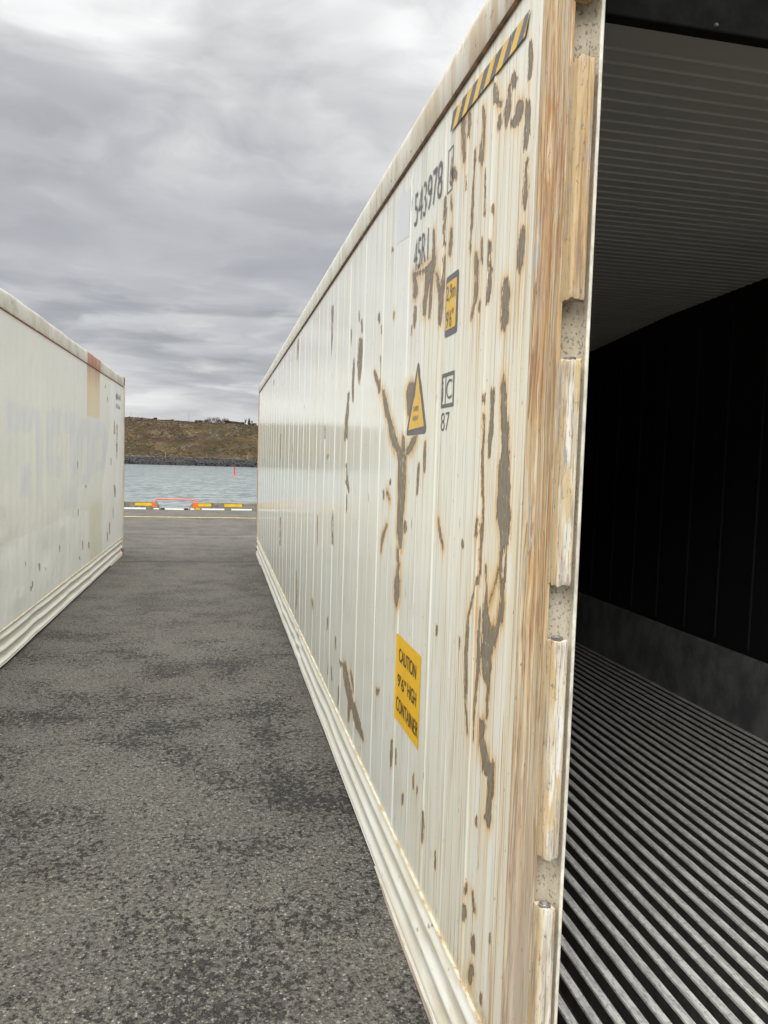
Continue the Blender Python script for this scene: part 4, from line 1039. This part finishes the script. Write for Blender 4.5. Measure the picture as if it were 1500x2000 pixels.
    for li, (zt, zb) in enumerate(zip(tops, bots)):
        mb = MB(); rings = []
        m = max(8, int((zt-zb)/.008))
        for i in range(m+1):
            t = i/m; z = zb+(zt-zb)*t
            e = min(t, 1-t)*(zt-zb)
            ring = []
            for (x, y) in loop:
                nv = mn.noise(Vector((x*60, y*60, z*14+li*5)))*.0007+mn.noise(Vector((x*120, y*120, z*60)))*.0004
                grow = 1+.03*math.exp(-(e/.010)**2)-(.07 if i in (0, m) else 0)
                cx, cy = .0150, .098
                dz = mn.noise(Vector((x*90, y*90, li*3.1)))*.009*math.exp(-(e/.012)**2)
                ring.append((cx+(x-cx)*grow-nv*.7, cy+(y-cy)*(grow if y < cy else 1)-nv, z+dz))
            rings.append(ring)
        mb.loft(rings)
        o = mb.build('hinge_lug', M_LUG(), root, 55)
        mb = MB(); zt2 = zt+.0045
        mb.lathe([(.0125, zt2-.006), (.0125, zt2+.001), (.0095, zt2+.002), (.0070, zt2-.003), (.003, zt2-.005)], c=(.0145, .0945), n=16)
        mb.build('pin_bush', simple('bare_worn_steel', (.17, .155, .14), .55, .4, 60, .3), o, 40)
    # other posts
    mb = MB(); mb.box(CW-.085, CW-.003, .01, .24, .118, 2.776); mb.build('corner_post', post, root, bevel=.006)
    rp = simple('rusty_cream_post', (.42, .27, .16), .7, .35, 8)
    mb = MB(); mb.box(-.004, .12, 11.982, CL-.004, .118, 2.776); mb.build('corner_post', rp, root, bevel=.008)
    mb = MB(); mb.box(CW-.12, CW-.003, 11.982, CL-.004, .118, 2.776); mb.build('corner_post', rp, root, bevel=.008)
    cm = simple('rusty_casting', (.30, .20, .13), .75, .4, 14)
    for x0, x1 in ((-.006, .156), (CW-.156, CW+.006)):
        for y0, y1 in ((0, .178), (CL-.178, CL)):
            for z0, z1 in ((0, .118), (CH-.118, CH+.003)):
                casting('corner_casting', x0, x1, y0, y1, z0, z1, cm, dark, root)
    # ---- hidden side, front bulkhead
    mb = MB(); mb.box(CW-.06, CW-.005, .24, 11.98, .02, 2.85); mb.build('far_side_wall', material('plain_cream', lambda n, b: n.put(b.inputs['Base Color'], CREAM+(1,))), root)
    mb = MB(); mb.box(.12, CW-.12, 12.05, 12.15, .02, 2.85); mb.build('front_wall', brail, root)
    # ---- door header and sill
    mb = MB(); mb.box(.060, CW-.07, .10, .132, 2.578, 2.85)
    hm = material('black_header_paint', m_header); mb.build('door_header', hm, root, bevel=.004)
    for k, (x, z) in enumerate([(.30, 2.590), (.43, 2.588), (.55, 2.590), (.68, 2.592), (.84, 2.590), (1.04, 2.592), (1.3, 2.59), (.60, 2.625)]):
        mb = MB(); mb.loft([[(x+.005*math.cos(a), .0995, z+.005*math.sin(a)) for a in np.linspace(0, 6.283, 9)[:-1]], [(x+.003*math.cos(a), .096, z+.003*math.sin(a)) for a in np.linspace(0, 6.283, 9)[:-1]]])
        mb.build('rivet', simple('dull_rivet', (.05, .05, .048), .5), root)
    mb = MB(); mb.box(.06, CW-.06, .01, .16, .02, .19); mb.build('door_sill', brail, root, bevel=.006)
    # ---- inside
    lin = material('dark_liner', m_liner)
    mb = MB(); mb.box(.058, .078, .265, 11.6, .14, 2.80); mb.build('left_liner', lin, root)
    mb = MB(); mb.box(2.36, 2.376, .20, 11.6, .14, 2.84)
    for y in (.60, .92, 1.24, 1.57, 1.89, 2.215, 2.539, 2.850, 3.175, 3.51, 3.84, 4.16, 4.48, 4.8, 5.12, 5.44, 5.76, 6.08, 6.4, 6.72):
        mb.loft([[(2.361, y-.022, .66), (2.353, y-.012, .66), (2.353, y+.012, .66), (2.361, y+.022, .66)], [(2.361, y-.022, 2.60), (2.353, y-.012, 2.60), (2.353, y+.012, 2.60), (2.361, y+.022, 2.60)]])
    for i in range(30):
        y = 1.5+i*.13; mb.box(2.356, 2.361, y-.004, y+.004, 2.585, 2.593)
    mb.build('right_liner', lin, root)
    mb = MB(); mb.loft([[(2.36, y, .14), (2.338, y, .14), (2.335, y, .60), (2.345, y, .618), (2.36, y, .625)] for y in np.linspace(.2, 11.6, 40)])
    mb.build('kick_plate', material('scuffed_kick_plate', m_kick), root, 30)
    # ceiling: ribbed liner sheet, sagging towards the middle of the box
    def cz(y):
        return float(np.interp(y, [0, 2.5, 3.55, 4.75, 6.2, 12], [2.798, 2.798, 2.752, 2.645, 2.60, 2.60]))
    pr = [(.10, cz(0)), (.585, cz(0))]; y = .60
    while y < 11.5:
        z = cz(y); pr += [(y-.006, z), (y-.001, z-.0050), (y+.006, z-.0050), (y+.017, z)]; y += .0655
    pr.append((11.6, cz(11.6)))
    mb = MB(); mb.loft([[(x, yy, zz) for yy, zz in pr] for x in (.078, 2.36)], closed=False)
    mb.loft([[(x, yy, zz+.03) for yy, zz in pr[::8]] for x in (.078, 2.36)], closed=False)
    mb.build('ceiling_liner', material('grey_ceiling_liner', m_ceiling), root)
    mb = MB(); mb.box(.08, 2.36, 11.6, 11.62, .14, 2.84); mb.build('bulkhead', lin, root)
    mb = MB(); mb.box(.078, 2.36, .16, 11.6, .10, .138); mb.build('floor_base', simple('shaded_floor_base', (.055, .052, .046), .8, .35, 12), root)  # colour darkened to carry the shadow in the gaps between the bars
    mb = MB(); x = .283-.0635*3; rb = random.Random(2)
    while x < 2.32:
        j = rb.uniform(-.0012, .0012)
        xs = [(x+j, .194), (x+j+.002, .200), (x+j+.026, .200), (x+j+.028, .194), (x+j+.017, .193), (x+j+.017, .139), (x+j+.011, .139), (x+j+.011, .193)]
        k0 = len(mb.f); mb.loft([[(a, yy, b_) for a, b_ in xs] for yy in (.17, 11.58)])
        for q in (3, 4, 5, 6, 7): mb.mi[k0+q] = 1  # webs and flange undersides take a darker material: shadow painted in
        x += .0635
    mb.build('floor_bars', [material('scuffed_aluminium', m_bar), simple('shaded_bar_web', (.075, .07, .062), .8, .3, 20)], root)
    # ---- markings
    blk, grey, yel, yelw = M_BLK(), M_GREYPRINT(), M_YEL(), M_YELW()
    s = patch('caution_sticker', [(1.422, 1.057), (1.422, .738), (1.0765, .742), (1.0765, 1.058)], .0009, yel, root)
    text_mesh('CAUTION', 1.380, 1.131, .964, 1.014, .0024, blk, s, grow=.004)
    text_mesh("9'6''", 1.391, 1.262, .868, .917, .0024, blk, s, grow=.004)
    text_mesh('HIGH', 1.240, 1.119, .872, .923, .0024, blk, s, grow=.004)
    text_mesh('CONTAINER', 1.402, 1.085, .776, .829, .0024, blk, s, grow=.004)
    s = patch('height_sticker', rrect(.808, .934, 2.072, 2.251, .012), .0009, grey, root)
    patch('yellow_field', rrect(.823, .926, 2.092, 2.232, .008), .0016, yelw, s)
    text_mesh('2,9m', .921, .834, 2.172, 2.222, .0026, grey, s, grow=-.004)
    text_mesh("9'6\"", .918, .846, 2.097, 2.149, .0026, grey, s, grow=-.004)
    tri = [(1.252, 2.030), (1.240, 2.036), (1.229, 2.028), (1.112, 1.815), (1.112, 1.798), (1.130, 1.790), (1.372, 1.790), (1.380, 1.803)]
    s = patch('weight_triangle', tri, .0009, grey, root)
    patch('yellow_field', [(1.243, 2.010), (1.136, 1.815), (1.352, 1.808), (1.320, 1.86), (1.29, 1.905), (1.27, 1.925)], .0016, yelw, s)
    text_mesh('SUPER', 1.283, 1.209, 1.871, 1.888, .0026, grey, s); text_mesh('HEAVY', 1.288, 1.209, 1.838, 1.855, .0026, grey, s)
    text_mesh('543978', 1.360, 1.016, 2.519, 2.632, .0026, grey, root, 'serial_number', grow=-.006)
    o = text_mesh('6', .930, .905, 2.516, 2.602, .0026, grey, root, 'check_digit', grow=-.006)
    mb = MB()
    def frame(mb, y0, y1, z0, z1, wy, wz, off=.0012):
        for a, c, d, e in ((y0, y1, z1-wz, z1), (y0, y1, z0, z0+wz), (y0, y0+wy, z0+wz, z1-wz), (y1-wy, y1, z0+wz, z1-wz)):
            f = lambda q: -float(rib(q))-off
            k = max(1, int((c-a)/.006)); q = [a+(c-a)*i/k for i in range(k+1)]
            for i in range(k): mb.face([(f(q[i]), q[i], d), (f(q[i+1]), q[i+1], d), (f(q[i+1]), q[i+1], e), (f(q[i]), q[i], e)])
    frame(mb, .906, .960, 2.503, 2.632, .005, .004); mb.build('check_digit_frame', grey, root)
    text_mesh('45R1', 1.348, 1.158, 2.360, 2.465, .0026, grey, root, 'type_code', grow=-.006)
    mb = MB(); frame(mb, .817, .946, 1.862, 1.965, .011, .011); frame(mb, .899, .906, 1.873, 1.954, .0035, .001); mb.build('clearance_frame', grey, root)
    text_mesh('i', .938, .927, 1.884, 1.942, .0012, grey, root, 'clearance_letters', grow=-.01); text_mesh('C', .894, .838, 1.886, 1.944, .0012, grey, root, 'clearance_letters', grow=-.005)
    text_mesh('87', .940, .853, 1.793, 1.848, .0012, grey, root, 'clearance_number', grow=-.008)
    patch('erased_prefix', [(1.655, 2.700), (1.645, 2.535), (1.428, 2.51), (1.428, 2.682)], .0006, M_ERASED(), root)
    # hazard tape, slanting yellow and black blocks
    o1 = []; mbt = MB()
    ya, yb = .936, .335
    zt = lambda y: 2.704+(2.728-2.704)*(y-.327)/(.94-.327); zb = lambda y: 2.658+(2.676-2.658)*(y-.341)/(.933-.341)
    y = ya; k = 0; sl = .050; w = .0455
    while y > yb+.005:
        y2 = max(y-w, yb)
        m_ = 1 if k % 2 == 0 else 0
        q = np.linspace(0, 1, 8)
        for i in range(7):
            a, c = y+(y2-y)*q[i], y+(y2-y)*q[i+1]
            at, ct = max(a-sl/2, yb), max(c-sl/2, yb); ab, cb = min(a+sl/2, ya), min(c+sl/2, ya)
            f = lambda t: -float(rib(t))*.4-.0045
            mbt.face([(f(at), at, zt(at)), (f(ct), ct, zt(ct)), (f(cb), cb, zb(cb)), (f(ab), ab, zb(ab))], m_)
        y = y2; k += 1
    mbt.build('hazard_tape', [yelw, material('faded_black_tape', m_sticker((.075, .073, .08), (.12, .115, .12), .12))], root)
build_right()

def build_left():
    root = empty('refrigerated_container', (-1.6006, 13.3381, 0), -.0060)
    tag(root, 'closed white shipping container with blotchy overpainted side and an orange rust run under its roof', 'shipping container', 'white containers on the quay')
    rail, brail, trim = M_LRAIL(), material('cream_rail_paint', m_brail), M_TRIM()
    dark = simple('black_recess', (.015, .014, .013), .9)
    ys = np.unique(np.concatenate([np.arange(-12.0, -8, .1), np.arange(-8, -.16, .022), [-.16]])); zs = np.arange(.30, 2.745, .02)
    Y, Z = np.meshgrid(ys, zs)
    G = np.full(Y.shape, .3)
    for g in GHOST:
        P = [(g[i]/1000, g[i+1]/1000) for i in range(0, len(g), 2)]; G = np.minimum(G, poly_sdf(Y, Z, P))
    for g in GHOST_HOLES:
        P = [(g[i]/1000, g[i+1]/1000) for i in range(0, len(g), 2)]; G = np.maximum(G, -poly_sdf(Y, Z, P))
    bl = [(-12.1, .93), (-6.657, .965), (-5.671, .976), (-4.427, .977), (-4.02, .92), (-3.951, .998), (-3.291, .955), (-3.23, .60), (-2.9, .55), (-2.4, .9), (-2.0, 1.5), (-1.6, 2.0), (-1.5, 2.8)]
    B = np.interp(Y, [q[0] for q in bl], [q[1] for q in bl])
    D = np.full(Y.shape, .2)
    for c in LEFT_CHIPS:
        P = [(c[i]/1000, c[i+1]/1000) for i in range(0, len(c), 2)]; D = np.minimum(D, poly_sdf(Y, Z, P))
    # broad shallow corrugation plus dents of the battered lower sheet
    r = random.Random(9)
    dn = [(r.uniform(-9, -1.5), r.uniform(.4, 1.2), r.uniform(.12, .4), r.uniform(.05, .2), r.uniform(-.008, .008)) for _ in range(26)]
    def xf(y, z):
        x = rib(y)*.3+.0013*np.sin(y*2*np.pi/.2158)
        for cy, cz_, wy, wz, a in dn: x = x+a*np.exp(-((y-cy)/wy)**2-((z-cz_)/wz)**2)
        return x*np.clip((2.72-z)/.04, 0, 1)
    grid_mesh('side_wall', ys, zs, xf, M_LWALL(), root, {'ghost': G, 'patch': Z-B, 'chip': D})
    mb = MB(); prof = [(-.03, 2.745), (.006, 2.748), (.010, 2.758), (.011, 2.86), (.008, 2.882), (-.002, 2.893), (-.02, CH), (-.10, CH), (-.10, 2.84), (-.03, 2.84)]
    rings = []
    for y in np.linspace(-12.01, -.178, 160):
        j = .003*math.sin(y*1.9)+.002*math.sin(y*7.3); rings.append([(x+j*.4, y, z+(j if z > 2.8 else 0)) for x, z in prof])
    mb.loft(rings); mb.build('top_rail', rail, root, 40)
    mb = MB(); mb.loft([[(.0085, y, 2.739), (.0105, y, 2.7445), (-.02, y, 2.746), (-.02, y, 2.735), (.006, y, 2.735)] for y in np.linspace(-12, -.16, 60)])
    mb.build('seam', simple('red_rust_seam', (.30, .105, .06), .8, .4, 12), root)
    mb = MB(); mb.box(-CW+.1, -.10, -CL+.16, -.16, 2.852, 2.878); mb.build('roof', rail, root)
    bottom_rail(root, -12.014, -.178, -1, brail, trim, [(.010, -6.0, .2), (.008, -4.4, .15), (-.006, -3.2, .2), (.010, -7.1, .12)])
    for a, c, d in ((-.178, -1.50, -1.42), (-12.014, -10.5, -10.7)):
        mb = MB(); mb.loft([[(.008, a, .0265), (.008, c, .0265), (.008, d, .003), (.008, a, .003)], [(-.05, a, .0265), (-.05, c, .0265), (-.05, d, .003), (-.05, a, .003)]])
        mb.build('corner_skirt', brail, root)
    rp = simple('rust_red_post', (.40, .21, .13), .7, .4, 5); rp2 = simple('cream_post', (.60, .55, .43), .6, .25, 6)
    mb = MB(); mb.box(-.12, .003, -.155, -.06, .118, 2.776); mb.box(-.12, .006, -.058, -.003, .118, 2.776, 1); o = mb.build('corner_post', [rp2, rp], root, bevel=.006)
    mb = MB(); mb.box(-CW+.003, -CW+.12, -.18, -.003, .118, 2.776); mb.build('corner_post', rp, root, bevel=.006)
    mb = MB(); mb.box(-.12, .003, -CL+.003, -CL+.18, .118, 2.776); mb.build('corner_post', rp, root, bevel=.006)
    mb = MB(); mb.box(-CW+.003, -CW+.12, -CL+.003, -CL+.18, .118, 2.776); mb.build('corner_post', rp, root, bevel=.006)
    cm = simple('red_brown_casting', (.27, .14, .095), .75, .4, 14)
    for x0, x1 in ((-.156, .006), (-CW-.006, -CW+.156)):
        for y0, y1 in ((-.178, 0), (-CL, -CL+.178)):
            for z0, z1 in ((0, .118), (CH-.118, CH+.003)):
                casting('corner_casting', x0, x1, y0, y1, z0, z1, cm, dark, root)
    mb = MB(); mb.box(-CW+.005, -CW+.06, -CL+.18, -.18, .02, 2.85); mb.build('far_side_wall', brail, root)
    mb = MB(); mb.box(-CW+.12, -.12, -.12, -.04, .02, 2.85); mb.build('end_wall', brail, root)
    mb = MB(); mb.box(-CW+.12, -CW/2-.005, -CL+.03, -CL+.10, .16, 2.80); mb.build('door', brail, root, bevel=.006)
    mb = MB(); mb.box(-CW/2+.005, -.12, -CL+.03, -CL+.10, .16, 2.80); mb.build('door', brail, root, bevel=.006)
    mb = MB(); mb.box(-CW+.12, -.12, -CL+.12, -.12, .10, .16); mb.build('floor', brail, root)
    patch('weight_triangle', [(-1.13, 2.19), (-1.21, 1.955), (-1.04, 1.958)], .003, simple('faded_ochre', (.46, .38, .16), .5), root, sgn=1)
    # faint worn stencil marks
    rs = random.Random(6); fm = simple('faded_grey_print', (.42, .41, .39), .5, .25, 20)
    for (y0, y1, z0, z1, k) in ((-.95, -.45, 2.50, 2.60, 7), (-.80, -.50, 2.36, 2.42, 4), (-.90, -.76, 1.80, 2.12, 8), (-.9, -.78, 1.60, 1.76, 4)):
        for i in range(k):
            mb = MB(); a = y0+(y1-y0)*(i+.1)/k; c = a+(y1-y0)/k*.45
            if y1-y0 < .2:
                zz = z0+(z1-z0)*i/k; mb.box(.004, .0046, y0, y0+(y1-y0)*rs.uniform(.4, 1), zz, zz+.018)
            else: mb.box(.004, .0046, a, c, z0, z0+(z1-z0)*rs.uniform(.6, 1))
            mb.build('worn_letter', fm, root)
build_left()
